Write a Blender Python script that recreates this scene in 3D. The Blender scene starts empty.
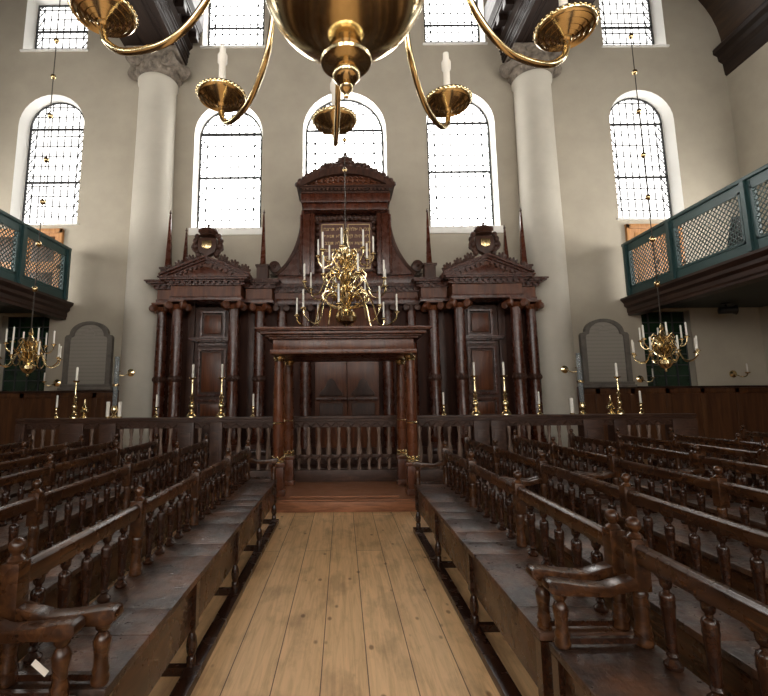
import bpy, bmesh, math, random
from mathutils import Vector, Matrix
from mathutils.geometry import tessellate_polygon
random.seed(7)
PI = math.pi
R = math.radians
sc = bpy.context.scene
col = sc.collection

# ------------------------------------------------------------------ camera
FPX, VX, VY, PITCH, ROLL, EYE = 460.0, 342.0, 399.0, R(8.0), R(0.45), 1.7
CX, CY = VX, VY - FPX * math.tan(PITCH)
cp, sp, cr, sr = math.cos(PITCH), math.sin(PITCH), math.cos(ROLL), math.sin(ROLL)


def at(px, py, Y):
    """A point of the room at the distance Y that was measured at this place of the photograph."""
    u, v = px - CX, py - CY
    u, v = u * cr - v * sr, u * sr + v * cr
    a, b = u / FPX, -v / FPX
    r = (a, cp - b * sp, sp + b * cp)
    t = Y / r[1]
    return Vector((t * r[0], Y, EYE + t * r[2]))


def zz(py, Y, px=346.6):
    return at(px, py, Y).z


cam_d = bpy.data.cameras.new('camera')
cam = bpy.data.objects.new('camera', cam_d)
col.objects.link(cam)
cam_d.sensor_width = 36.0
cam_d.sensor_fit = 'HORIZONTAL'
cam_d.lens = FPX / 768.0 * 36.0
cam_d.shift_x = (384.0 - CX) / 768.0
cam_d.shift_y = (CY - 348.0) / 768.0
cam_d.clip_start = 0.05
cam.matrix_world = Matrix.Translation((0, 0, EYE)) @ Matrix.Rotation(PI / 2 + PITCH, 4, 'X') @ Matrix.Rotation(-ROLL, 4, 'Z')
sc.camera = cam

# ------------------------------------------------------------------ materials


def new_mat(name):
    m = bpy.data.materials.new(name)
    m.use_nodes = True
    nt = m.node_tree
    return m, nt, nt.nodes['Principled BSDF']


def ramp(nt, stops):
    n = nt.nodes.new('ShaderNodeValToRGB')
    e = n.color_ramp.elements
    while len(e) < len(stops):
        e.new(0.5)
    for k, (p, c) in enumerate(stops):
        e[k].position = p
        e[k].color = (*c, 1)
    return n


def coords(nt, scale, rand=True):
    tc = nt.nodes.new('ShaderNodeTexCoord')
    mp = nt.nodes.new('ShaderNodeMapping')
    mp.inputs['Scale'].default_value = scale
    nt.links.new(tc.outputs['Object'], mp.inputs['Vector'])
    if rand:
        oi = nt.nodes.new('ShaderNodeObjectInfo')
        mu = nt.nodes.new('ShaderNodeMath')
        mu.operation = 'MULTIPLY'
        mu.inputs[1].default_value = 37.0
        nt.links.new(oi.outputs['Random'], mu.inputs[0])
        nt.links.new(mu.outputs[0], mp.inputs['Location'])
    return mp


def noise(nt, vec, scale, detail=4, rough=0.6):
    n = nt.nodes.new('ShaderNodeTexNoise')
    n.inputs['Scale'].default_value = scale
    n.inputs['Detail'].default_value = detail
    n.inputs['Roughness'].default_value = rough
    nt.links.new(vec.outputs[0], n.inputs['Vector'])
    return n


def wood(name, dark, mid, light, rough=0.3, scale=(14, 1.6, 14), bump=0.15, coat=0.0, spec=0.5):
    m, nt, b = new_mat(name)
    mp = coords(nt, scale)
    n1 = noise(nt, mp, 1.6, 6, 0.65)
    n1.inputs['Distortion'].default_value = 0.6
    rp = ramp(nt, [(0.28, dark), (0.5, mid), (0.74, light)])
    nt.links.new(n1.outputs['Fac'], rp.inputs['Fac'])
    nt.links.new(rp.outputs['Color'], b.inputs['Base Color'])
    mp2 = coords(nt, (3, 3, 3))
    n2 = noise(nt, mp2, 2.0, 3)
    mr = nt.nodes.new('ShaderNodeMapRange')
    mr.inputs['To Min'].default_value = rough - 0.09
    mr.inputs['To Max'].default_value = rough + 0.14
    nt.links.new(n2.outputs['Fac'], mr.inputs['Value'])
    nt.links.new(mr.outputs[0], b.inputs['Roughness'])
    b.inputs['Coat Weight'].default_value = coat
    b.inputs['Coat Roughness'].default_value = 0.18
    b.inputs['Specular IOR Level'].default_value = spec
    if bump:
        bp = nt.nodes.new('ShaderNodeBump')
        bp.inputs['Strength'].default_value = bump
        bp.inputs['Distance'].default_value = 0.004
        nt.links.new(n1.outputs['Fac'], bp.inputs['Height'])
        nt.links.new(bp.outputs['Normal'], b.inputs['Normal'])
    return m


def plain(name, c1, c2, rough=0.6, nscale=3.0, metal=0.0, bump=0.0, spec=0.5):
    m, nt, b = new_mat(name)
    mp = coords(nt, (1, 1, 1), False)
    n = noise(nt, mp, nscale, 6, 0.6)
    rp = ramp(nt, [(0.32, c1), (0.68, c2)])
    nt.links.new(n.outputs['Fac'], rp.inputs['Fac'])
    nt.links.new(rp.outputs['Color'], b.inputs['Base Color'])
    b.inputs['Roughness'].default_value = rough
    b.inputs['Metallic'].default_value = metal
    b.inputs['Specular IOR Level'].default_value = spec
    if bump:
        bp = nt.nodes.new('ShaderNodeBump')
        bp.inputs['Strength'].default_value = bump
        bp.inputs['Distance'].default_value = 0.02
        nt.links.new(n.outputs['Fac'], bp.inputs['Height'])
        nt.links.new(bp.outputs['Normal'], b.inputs['Normal'])
    return m


def glow(name, c, s):
    m, nt, b = new_mat(name)
    b.inputs['Base Color'].default_value = (0.8, 0.8, 0.8, 1)
    b.inputs['Emission Color'].default_value = (*c, 1)
    b.inputs['Emission Strength'].default_value = s
    return m


M = {}
M['bench'] = wood('bench_wood', (0.012, 0.0043, 0.0018), (0.043, 0.0158, 0.006), (0.11, 0.044, 0.0155), 0.25, bump=0.06, spec=0.45)
M['bench_dark'] = wood('bench_baluster_wood', (0.009, 0.0032, 0.0016), (0.025, 0.0085, 0.0038), (0.052, 0.0185, 0.0075), 0.23, bump=0.0, spec=0.5)
M['ark'] = wood('ark_wood', (0.022, 0.006, 0.003), (0.058, 0.0148, 0.0068), (0.11, 0.031, 0.0125), 0.25, scale=(7, 7, .5), bump=0.0, spec=0.45)
M['ark_dark'] = wood('ark_carved_wood', (0.02, 0.009, 0.0065), (0.045, 0.0185, 0.0115), (0.08, 0.036, 0.022), 0.4, scale=(7, 7, 1.5), bump=0.0, spec=0.28)
M['ark_back'] = wood('ark_carcass_wood', (0.02, 0.0075, 0.0045), (0.042, 0.014, 0.008), (0.07, 0.025, 0.013), 0.5, scale=(7, 7, .5), bump=0.0, spec=0.12)
M['ark_panel'] = wood('ark_panel_wood', (0.04, 0.012, 0.0055), (0.095, 0.028, 0.0105), (0.17, 0.057, 0.021), 0.3, scale=(9, 9, .8), bump=0.0, spec=0.32)
M['canopy'] = wood('canopy_wood', (0.042, 0.0135, 0.006), (0.09, 0.0275, 0.0115), (0.16, 0.052, 0.02), 0.26, scale=(7, 7, .9), bump=0.0, spec=0.35)
M['platform'] = wood('platform_wood', (0.15, 0.06, 0.028), (0.27, 0.11, 0.052), (0.37, 0.16, 0.08), 0.36, scale=(2, 14, 14), bump=0.04, spec=0.3)
M['fence'] = wood('balustrade_wood', (0.022, 0.0105, 0.007), (0.05, 0.0235, 0.015), (0.088, 0.043, 0.028), 0.42, scale=(3, 7, 7), bump=0.0, spec=0.28)
M['fence_baluster'] = wood('balustrade_spindle_wood', (0.08, 0.05, 0.036), (0.15, 0.098, 0.073), (0.22, 0.15, 0.115), 0.45, scale=(7, 7, 2), bump=0.0, spec=0.25)
M['wainscot'] = wood('wainscot_wood', (0.035, 0.0125, 0.0055), (0.075, 0.029, 0.0115), (0.125, 0.052, 0.02), 0.38, scale=(4, 4, 0.4), bump=0.0, spec=0.3)
M['vault'] = wood('vault_boards', (0.02, 0.0105, 0.006), (0.042, 0.023, 0.0125), (0.075, 0.04, 0.021), 0.5, scale=(5, 0.5, 5), bump=0.05)
M['beam'] = wood('beam_wood', (0.007, 0.0035, 0.0025), (0.015, 0.0075, 0.005), (0.03, 0.016, 0.011), 0.45, scale=(5, 0.4, 5), bump=0.0, spec=.3)
M['deck'] = wood('gallery_cornice_wood', (0.012, 0.0055, 0.004), (0.028, 0.012, 0.008), (0.05, 0.023, 0.015), 0.38, scale=(5, 0.4, 5), bump=0.0, spec=.3)
M['door'] = wood('oak_door_wood', (0.25, 0.105, 0.03), (0.42, 0.19, 0.06), (0.55, 0.27, 0.10), 0.45, scale=(8, 8, 1.2), bump=0.03)
M['plaster'] = plain('wall_plaster', (0.36, 0.318, 0.252), (0.41, 0.364, 0.29), 0.85, 1.3, bump=0.05)
M['plaster_lit'] = plain('lit_reveal_plaster', (0.82, 0.80, 0.75), (0.86, 0.84, 0.80), 0.75, 1.6)  # window light on the reveals put into a paler plaster colour
M['column'] = plain('column_plaster', (0.43, 0.398, 0.335), (0.48, 0.444, 0.375), 0.7, 1.3)
M['stone'] = plain('capital_stone', (0.07, 0.055, 0.042), (0.25, 0.205, 0.16), 0.8, 6.0, bump=0.5)
M['tablet_frame'] = plain('tablet_frame_stone', (0.10, 0.088, 0.075), (0.16, 0.142, 0.122), 0.65, 5.0)
M['brass'] = plain('polished_brass', (0.76, 0.60, 0.33), (0.86, 0.71, 0.43), 0.17, 2.0, metal=1.0)
M['brass_old'] = plain('darker_brass', (0.52, 0.38, 0.19), (0.66, 0.50, 0.27), 0.22, 5.0, metal=1.0)
M['gold'] = plain('gilding', (0.5, 0.35, 0.15), (0.7, 0.53, 0.27), 0.4, 6.0, metal=0.6)
M['candle'] = plain('candle_wax', (0.78, 0.74, 0.66), (0.84, 0.80, 0.73), 0.5, 4.0)
M['iron'] = plain('window_lead', (0.018, 0.018, 0.02), (0.03, 0.03, 0.032), 0.6, 4.0)
M['chain'] = plain('chandelier_rod_iron', (0.03, 0.024, 0.02), (0.06, 0.047, 0.036), 0.5, 4.0, metal=0.6)
M['green'] = plain('green_paint', (0.016, 0.046, 0.047), (0.026, 0.066, 0.066), 0.45, 1.5)
M['lattice'] = plain('lattice_paint', (0.03, 0.05, 0.046), (0.05, 0.072, 0.066), 0.5, 3)
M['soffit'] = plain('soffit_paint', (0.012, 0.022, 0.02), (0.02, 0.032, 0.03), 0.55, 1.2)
M['black'] = plain('black_plastic', (0.008, 0.008, 0.009), (0.014, 0.014, 0.016), 0.4, 3)
M['paper'] = plain('paper', (0.70, 0.62, 0.54), (0.76, 0.68, 0.60), 0.8, 5)
M['pane'] = glow('daylit_glass', (1.0, 0.985, 0.95), 9.5)
M['pane_shaded'] = glow('shaded_daylit_glass', (1.0, 0.985, 0.95), 2.6)
M['added_pane_side'] = glow('added_side_glow', (1.0, 0.97, 0.92), 10.2)  # glow of the invented side windows
M['added_pane_rear'] = glow('added_rear_glow', (1.0, 0.97, 0.92), 6.5)  # glow of the invented rear windows
M['dark_pane'] = plain('dark_green_glass', (0.004, 0.012, 0.007), (0.016, 0.038, 0.02), 0.12, 1.5)


def seat_material():
    m, nt, b = new_mat('worn_seat_wood')
    big = noise(nt, coords(nt, (2.2, 2.2, 2.2)), 1.6, 4, 0.6)
    gr = noise(nt, coords(nt, (16, 3.5, 16)), 1.6, 7, 0.7)
    fine = noise(nt, coords(nt, (9, 9, 9)), 2.0, 6, 0.7)
    r1 = ramp(nt, [(0.3, (0.009, 0.0048, 0.0034)), (0.5, (0.03, 0.0138, 0.008)), (0.72, (0.07, 0.032, 0.0165))])
    nt.links.new(gr.outputs['Fac'], r1.inputs['Fac'])
    mx = nt.nodes.new('ShaderNodeMix')
    mx.data_type = 'RGBA'
    r2 = ramp(nt, [(0.45, (0, 0, 0)), (0.68, (0.85, 0.85, 0.85))])
    nt.links.new(big.outputs['Fac'], r2.inputs['Fac'])
    nt.links.new(r2.outputs['Color'], mx.inputs[0])
    nt.links.new(r1.outputs['Color'], mx.inputs[6])
    mx.inputs[7].default_value = (0.14, 0.056, 0.024, 1)
    nt.links.new(mx.outputs[2], b.inputs['Base Color'])
    mr = nt.nodes.new('ShaderNodeMapRange')
    mr.inputs['From Min'].default_value = 0.3
    mr.inputs['From Max'].default_value = 0.7
    mr.inputs['To Min'].default_value = 0.19
    mr.inputs['To Max'].default_value = 0.6
    nt.links.new(fine.outputs['Fac'], mr.inputs['Value'])
    nt.links.new(mr.outputs[0], b.inputs['Roughness'])
    b.inputs['Specular IOR Level'].default_value = 0.55
    ad = nt.nodes.new('ShaderNodeMath')
    ad.operation = 'ADD'
    nt.links.new(gr.outputs['Fac'], ad.inputs[0])
    nt.links.new(fine.outputs['Fac'], ad.inputs[1])
    bp = nt.nodes.new('ShaderNodeBump')
    bp.inputs['Strength'].default_value = 0.55
    bp.inputs['Distance'].default_value = 0.012
    nt.links.new(ad.outputs[0], bp.inputs['Height'])
    nt.links.new(bp.outputs['Normal'], b.inputs['Normal'])
    return m


M['seat'] = seat_material()


def floor_material():
    m, nt, b = new_mat('pine_floor_boards')
    tc = nt.nodes.new('ShaderNodeTexCoord')
    mp = nt.nodes.new('ShaderNodeMapping')
    mp.inputs['Rotation'].default_value = (0, 0, PI / 2)
    mp.inputs['Location'].default_value = (1.3, 0.145, 0)
    nt.links.new(tc.outputs['Object'], mp.inputs['Vector'])
    br = nt.nodes.new('ShaderNodeTexBrick')
    br.offset = 0.37
    br.inputs['Color1'].default_value = (0.82, 0.525, 0.27, 1)
    br.inputs['Color2'].default_value = (0.70, 0.435, 0.215, 1)
    br.inputs['Mortar'].default_value = (0.10, 0.05, 0.02, 1)
    br.inputs['Scale'].default_value = 1.0
    br.inputs['Mortar Size'].default_value = 0.0035
    br.inputs['Mortar Smooth'].default_value = 0.2
    br.inputs['Brick Width'].default_value = 4.2
    br.inputs['Row Height'].default_value = 0.29
    nt.links.new(mp.outputs[0], br.inputs['Vector'])
    g = nt.nodes.new('ShaderNodeMapping')
    g.inputs['Scale'].default_value = (13, 0.8, 1)
    nt.links.new(tc.outputs['Object'], g.inputs['Vector'])
    n1 = noise(nt, g, 1.6, 7, 0.65)
    n1.inputs['Distortion'].default_value = 1.2
    r1 = ramp(nt, [(0.3, (0.74, 0.70, 0.66)), (0.55, (1, 1, 1)), (0.8, (1.12, 1.10, 1.05))])
    nt.links.new(n1.outputs['Fac'], r1.inputs['Fac'])
    mul = nt.nodes.new('ShaderNodeMix')
    mul.data_type = 'RGBA'
    mul.blend_type = 'MULTIPLY'
    mul.inputs[0].default_value = 1
    nt.links.new(br.outputs['Color'], mul.inputs[6])
    nt.links.new(r1.outputs['Color'], mul.inputs[7])
    # knots and grey worn patches
    k = nt.nodes.new('ShaderNodeMapping')
    k.inputs['Scale'].default_value = (6, 3.2, 1)
    nt.links.new(tc.outputs['Object'], k.inputs['Vector'])
    vo = nt.nodes.new('ShaderNodeTexVoronoi')
    vo.inputs['Scale'].default_value = 1.0
    nt.links.new(k.outputs[0], vo.inputs['Vector'])
    rk = ramp(nt, [(0.07, (0.30, 0.22, 0.16)), (0.13, (1, 1, 1))])
    nt.links.new(vo.outputs['Distance'], rk.inputs['Fac'])
    mul2 = nt.nodes.new('ShaderNodeMix')
    mul2.data_type = 'RGBA'
    mul2.blend_type = 'MULTIPLY'
    mul2.inputs[0].default_value = 0.8
    nt.links.new(mul.outputs[2], mul2.inputs[6])
    nt.links.new(rk.outputs['Color'], mul2.inputs[7])
    w = nt.nodes.new('ShaderNodeMapping')
    w.inputs['Scale'].default_value = (2.4, 1.1, 1)
    nt.links.new(tc.outputs['Object'], w.inputs['Vector'])
    n3 = noise(nt, w, 1.7, 5, 0.6)
    r3 = ramp(nt, [(0.34, (0.66, 0.64, 0.63)), (0.5, (1, 1, 1))])
    nt.links.new(n3.outputs['Fac'], r3.inputs['Fac'])
    mul3 = nt.nodes.new('ShaderNodeMix')
    mul3.data_type = 'RGBA'
    mul3.blend_type = 'MULTIPLY'
    mul3.inputs[0].default_value = 0.8
    nt.links.new(mul2.outputs[2], mul3.inputs[6])
    nt.links.new(r3.outputs['Color'], mul3.inputs[7])
    nt.links.new(mul3.outputs[2], b.inputs['Base Color'])
    b.inputs['Roughness'].default_value = 0.5
    b.inputs['Specular IOR Level'].default_value = 0.3
    bp = nt.nodes.new('ShaderNodeBump')
    bp.inputs['Strength'].default_value = 0.15
    bp.inputs['Distance'].default_value = 0.004
    nt.links.new(n1.outputs['Fac'], bp.inputs['Height'])
    nt.links.new(bp.outputs['Normal'], b.inputs['Normal'])
    return m


M['floor'] = floor_material()


def tablet_material():
    """Grey slate face with rows of faint worn inscription."""
    m, nt, b = new_mat('inscribed_slate')
    tc = nt.nodes.new('ShaderNodeTexCoord')
    mp = nt.nodes.new('ShaderNodeMapping')
    mp.inputs['Scale'].default_value = (30, 1, 12)
    nt.links.new(tc.outputs['Object'], mp.inputs['Vector'])
    n = noise(nt, mp, 1.0, 3, 0.5)
    sx = nt.nodes.new('ShaderNodeSeparateXYZ')
    nt.links.new(tc.outputs['Object'], sx.inputs[0])
    mu = nt.nodes.new('ShaderNodeMath')
    mu.operation = 'MULTIPLY'
    mu.inputs[1].default_value = 2 * PI / 0.105
    nt.links.new(sx.outputs['Z'], mu.inputs[0])
    si = nt.nodes.new('ShaderNodeMath')
    si.operation = 'SINE'
    nt.links.new(mu.outputs[0], si.inputs[0])
    m2 = nt.nodes.new('ShaderNodeMath')
    m2.operation = 'MULTIPLY'
    nt.links.new(si.outputs[0], m2.inputs[0])
    nt.links.new(n.outputs['Fac'], m2.inputs[1])
    rp = ramp(nt, [(0.1, (0.285, 0.26, 0.225)), (0.5, (0.245, 0.222, 0.19))])
    nt.links.new(m2.outputs[0], rp.inputs['Fac'])
    nt.links.new(rp.outputs['Color'], b.inputs['Base Color'])
    b.inputs['Roughness'].default_value = 0.5
    return m


M['tablet'] = tablet_material()


def glass_material():
    m, nt, b = new_mat('clear_lamp_glass')
    out = nt.nodes['Material Output']
    tr = nt.nodes.new('ShaderNodeBsdfTransparent')
    tr.inputs['Color'].default_value = (0.80, 0.83, 0.84, 1)
    b.inputs['Base Color'].default_value = (0.42, 0.44, 0.45, 1)
    b.inputs['Roughness'].default_value = 0.12
    mx = nt.nodes.new('ShaderNodeMixShader')
    mx.inputs[0].default_value = 0.22
    nt.links.new(tr.outputs[0], mx.inputs[1])
    nt.links.new(b.outputs[0], mx.inputs[2])
    nt.links.new(mx.outputs[0], out.inputs['Surface'])
    return m


M['glass'] = glass_material()

# ------------------------------------------------------------------ mesh helpers


class MB:
    def __init__(self):
        self.v, self.f = [], []
        self.m = Matrix.Identity(4)

    def add(self, vs, fs):
        k = len(self.v)
        self.v += [self.m @ Vector(p) for p in vs]
        self.f += [tuple(i + k for i in f) for f in fs]
        return self

    def box(self, x0, x1, y0, y1, z0, z1):
        vs = [(x, y, z) for z in (z0, z1) for y in (y0, y1) for x in (x0, x1)]
        return self.add(vs, [(0, 2, 3, 1), (4, 5, 7, 6), (0, 1, 5, 4), (2, 6, 7, 3), (0, 4, 6, 2), (1, 3, 7, 5)])

    def lathe(self, prof, cx=0, cy=0, cz=0, n=14, caps=True, rot=0.0):
        vs, fs = [], []
        for r, z in prof:
            for k in range(n):
                a = 2 * PI * k / n + rot
                vs.append((cx + r * math.cos(a), cy + r * math.sin(a), cz + z))
        for j in range(len(prof) - 1):
            for k in range(n):
                a, b_ = j * n + k, j * n + (k + 1) % n
                fs.append((a, b_, b_ + n, a + n))
        if caps:
            fs.append(tuple(range(n - 1, -1, -1)))
            fs.append(tuple(range((len(prof) - 1) * n, len(prof) * n)))
        return self.add(vs, fs)

    def tube(self, pts, r, n=8):
        pts = [Vector(p) for p in pts]
        rs = r if isinstance(r, (list, tuple)) else [r] * len(pts)
        vs, fs = [], []
        prev = None
        for i, p in enumerate(pts):
            t = (pts[min(i + 1, len(pts) - 1)] - pts[max(i - 1, 0)]).normalized()
            if prev is None:
                u = t.orthogonal().normalized()
            else:
                u = (prev - t * prev.dot(t)).normalized()
            prev = u
            w = t.cross(u)
            for k in range(n):
                a = 2 * PI * k / n
                vs.append(p + (u * math.cos(a) + w * math.sin(a)) * rs[i])
        for i in range(len(pts) - 1):
            for k in range(n):
                a, b_ = i * n + k, i * n + (k + 1) % n
                fs.append((a, b_, b_ + n, a + n))
        fs.append(tuple(range(n - 1, -1, -1)))
        fs.append(tuple(range((len(pts) - 1) * n, len(pts) * n)))
        return self.add(vs, fs)

    def prism(self, poly, axis, a0, a1, holes=()):
        """poly in the plane across the axis: x -> (y,z), y -> (x,z), z -> (x,y)."""
        def p3(p, a):
            return {'x': (a, p[0], p[1]), 'y': (p[0], a, p[1]), 'z': (p[0], p[1], a)}[axis]
        loops = [list(poly)] + [list(h) for h in holes]
        flat = [p for l in loops for p in l]
        n = len(flat)
        vs = [p3(p, a0) for p in flat] + [p3(p, a1) for p in flat]
        fs = []
        if not holes and n <= 4:
            fs += [tuple(range(n)), tuple(range(2 * n - 1, n - 1, -1))]
        else:
            tr = tessellate_polygon([[Vector((p[0], p[1], 0)) for p in l] for l in loops])
            fs += [tuple(t) for t in tr] + [tuple(i + n for i in reversed(t)) for t in tr]
        k = 0
        for l in loops:
            for i in range(len(l)):
                a, b_ = k + i, k + (i + 1) % len(l)
                fs.append((a, b_, b_ + n, a + n))
            k += len(l)
        return self.add(vs, fs)

    def ball(self, c, r, n=12, sx=1, sy=1, sz=1):
        k = max(6, n // 2 + 1)
        prof = [(max(1e-4, math.sin(PI * i / k)), -math.cos(PI * i / k)) for i in range(k + 1)]
        old = self.m
        self.m = old @ Matrix.Translation(c) @ Matrix.Diagonal((r * sx, r * sy, r * sz, 1))
        self.lathe(prof, n=n, caps=False)
        self.m = old
        return self

    def build(self, name, mat, parent=None, bevel=0.0, loc=None, smooth=True):
        me = bpy.data.meshes.new(name)
        bm = bmesh.new()
        vs = [bm.verts.new(p) for p in self.v]
        for f in self.f:
            try:
                bm.faces.new([vs[i] for i in f])
            except ValueError:
                pass
        bmesh.ops.recalc_face_normals(bm, faces=bm.faces)
        if bevel:
            es = [e for e in bm.edges if len(e.link_faces) == 2 and e.calc_face_angle(0) > R(40)]
            bmesh.ops.bevel(bm, geom=es, offset=bevel, segments=2, profile=0.6, affect='EDGES', clamp_overlap=True)
        bm.to_mesh(me)
        bm.free()
        if smooth:
            me.shade_smooth()
            me.set_sharp_from_angle(angle=R(38))
        me.materials.append(mat)
        o = bpy.data.objects.new(name, me)
        col.objects.link(o)
        if parent is not None:
            o.parent = parent
        if loc is not None:
            o.location = loc
        return o


def tag(o, label, cat, group=None, kind=None):
    o['label'] = label
    o['category'] = cat
    if group:
        o['group'] = group
    if kind:
        o['kind'] = kind
    return o


def empty(name, loc=(0, 0, 0), rz=0.0):
    o = bpy.data.objects.new(name, None)
    o.empty_display_size = 0.1
    o.location = loc
    o.rotation_euler = (0, 0, rz)
    col.objects.link(o)
    return o


def struct(o):
    o['kind'] = 'structure'
    return o


def copy_tree(o, parent=None):
    c = o.copy()
    col.objects.link(c)
    if parent is not None:
        c.parent = parent
    for ch in list(o.children):
        copy_tree(ch, c)
    return c


def bez(pts, n=10):
    """Smooth curve through the points (Catmull-Rom)."""
    P = [Vector(p) for p in pts]
    P = [P[0] * 2 - P[1]] + P + [P[-1] * 2 - P[-2]]
    out = []
    for i in range(1, len(P) - 2):
        for k in range(n):
            t = k / n
            a, b_, c_, d = P[i - 1], P[i], P[i + 1], P[i + 2]
            out.append(0.5 * ((2 * b_) + (c_ - a) * t + (2 * a - 5 * b_ + 4 * c_ - d) * t * t + (3 * b_ - a - 3 * c_ + d) * t ** 3))
    out.append(P[-2])
    return out


# ------------------------------------------------------------------ the room shell
WY = 13.0                                   # face of the back wall
XW = 11.97                                  # faces of the side walls
YF = -8.0                                   # wall behind the photographer

MB().box(-XW - .4, XW + .4, YF - .4, WY + .6, -0.2, 0).build('floor', M['floor'])
struct(bpy.data.objects['floor'])


def arch_poly(x0, x1, z0, ztop, n=16):
    r = (x1 - x0) / 2
    cx = (x0 + x1) / 2
    zs = ztop - r
    return [(x0, z0), (x1, z0)] + [(cx + r * math.cos(PI * k / n), zs + r * math.sin(PI * k / n)) for k in range(n + 1)]


# (x0, x1, z0, ztop, arched)
WIN = [(-9.82, -7.82, 6.90, 11.06, True), (-4.43, -2.37, 6.72, 10.76, True), (-1.14, 1.39, 6.6, 11.08, True),
       (2.62, 4.70, 6.72, 11.08, True), (8.22, 10.18, 6.93, 11.06, True),
       (-9.92, -7.92, 12.58, 14.5, False), (-4.30, -2.37, 12.66, 15.3, False), (2.66, 4.56, 12.70, 15.3, False),
       (8.25, 10.22, 12.57, 15.3, False)]
DARK = [(-9.74, -8.38, 1.98, 4.15), (8.58, 9.98, 1.98, 4.15)]


def win_poly(x0, x1, z0, zt, arched, ins=0.0, it=0.0):
    x0, x1, z0, zt = x0 + ins, x1 - ins, z0 + it, zt - it
    if arched:
        return arch_poly(x0, x1, z0, zt)
    return [(x0, z0), (x1, z0), (x1, zt), (x0, zt)]


wall = MB()
holes = [win_poly(*w) for w in WIN] + [win_poly(*d, False) for d in DARK]
wall.prism([(-XW - .4, 0), (XW + .4, 0), (XW + .4, 19), (-XW - .4, 19)], 'y', WY, WY + 0.02, holes)
wall.prism([(-XW - .4, 0), (XW + .4, 0), (XW + .4, 19), (-XW - .4, 19)], 'y', WY + 0.58, WY + 0.6)
struct(wall.build('wall_back', M['plaster'], smooth=False))
for nm, s in (('wall_left', -1), ('wall_right', 1)):
    a, b_ = sorted((s * XW, s * (XW + .4)))
    struct(MB().box(a, b_, YF, WY, 0, 13.5).build(nm, M['plaster']))
struct(MB().box(-XW - .4, XW + .4, YF - .4, YF, 0, 19).build('wall_front', M['plaster']))


def ring(mb, pa, ya, pb, yb):
    n = len(pa)
    vs = [(p[0], ya, p[1]) for p in pa] + [(p[0], yb, p[1]) for p in pb]
    mb.add(vs, [(i, (i + 1) % n, (i + 1) % n + n, i + n) for i in range(n)])


def lead(mb, a, b_, y, t=0.012):
    mb.tube([(a[0], y, a[1]), (b_[0], y, b_[1])], t, 4)


def chord(x0, x1, z0, zt, arched, x):
    """height of the glass at x"""
    if not arched:
        return zt
    r = (x1 - x0) / 2
    cx = (x0 + x1) / 2
    return zt - r + math.sqrt(max(0, r * r - (x - cx) ** 2))


GY = WY + 0.38
for k, w in enumerate(WIN):
    x0, x1, z0, zt, arched = w
    it = 0.03
    ins = 0.13 if abs(x0 + x1) > 12 else 0.07
    g = (x0 + ins, x1 - ins, z0 + it, zt - it)
    root = struct(MB().prism(win_poly(*g, arched), 'y', GY, GY + 0.02).build('window_%d' % (k + 1), M['pane_shaded' if abs(x0 + x1) > 12 else 'pane']))
    rv = MB()
    ring(rv, win_poly(*w), WY, win_poly(*w, ins, it), GY)
    rv.build('reveal', M['plaster_lit'], root)
    sl = MB().box(x0 - 0.06, x1 + 0.06, WY - 0.05, WY + 0.1, z0 - (0.22 if abs(x0 + x1) < 12 and arched else 0.06), z0)
    sl.build('sill', M['plaster_lit'], root, bevel=0.01)
    fr = MB()
    po = win_poly(*g, arched)
    pi = win_poly(g[0] + .04, g[1] - .04, g[2] + .04, g[3] - .04, arched)
    fr.prism(po, 'y', GY - 0.05, GY, [pi])
    zs = g[3] - (g[1] - g[0]) / 2 if arched else g[3]
    bars = ([g[2] + (zs - g[2]) * 0.44, zs - 0.05] if abs(x0 + x1) > 12 else [g[2] + (g[3] - g[2]) * 0.43, zs + 0.14]) if arched else [g[2] + 0.9]
    for zb in bars:
        hb = 0.0
        if arched and zb > zs:
            rr = (g[1] - g[0]) / 2
            hb = rr - math.sqrt(rr * rr - (zb - zs) ** 2)
        fr.box(g[0] + hb, g[1] - hb, GY - 0.05, GY - 0.01, zb - 0.034, zb + 0.034)
    fr.build('frame', M['iron'], root)
    ld = MB()
    nx = 8
    lt_ = 0.018 if abs(x0 + x1) > 12 else 0.021
    dx = (g[1] - g[0]) / nx
    for i in range(1, nx):
        x = g[0] + i * dx
        lead(ld, (x, g[2]), (x, chord(*g, arched, x)), GY - 0.02, lt_)
    nz = int((g[3] - g[2]) / 0.34)
    for j in range(1, nz + 1):
        z = g[2] + j * (g[3] - g[2]) / (nz + 0.5)
        a, b_ = g[0], g[1]
        if arched and z > zs:
            r = (g[1] - g[0]) / 2
            h = math.sqrt(max(0, r * r - (z - zs) ** 2))
            a, b_ = (g[0] + g[1]) / 2 - h, (g[0] + g[1]) / 2 + h
        lead(ld, (a, z), (b_, z), GY - 0.02, lt_)
        if z < zs:                                     # crossed diagonals in the two border strips
            for xa in (g[0], g[1] - dx):
                z2 = min(zs, z + (g[3] - g[2]) / (nz + 0.5))
                lead(ld, (xa, z), (xa + dx, z2), GY - 0.02, lt_ * .9)
                lead(ld, (xa + dx, z), (xa, z2), GY - 0.02, lt_ * .9)
    if arched:
        r = (g[1] - g[0]) / 2 - dx
        cx = (g[0] + g[1]) / 2
        pts = [(cx + r * math.cos(PI * q / 14), GY - 0.02, zs + r * math.sin(PI * q / 14)) for q in range(15)]
        ld.tube(pts, 0.012, 4)
    ld.build('lead_grid', M['iron'], root)

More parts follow.
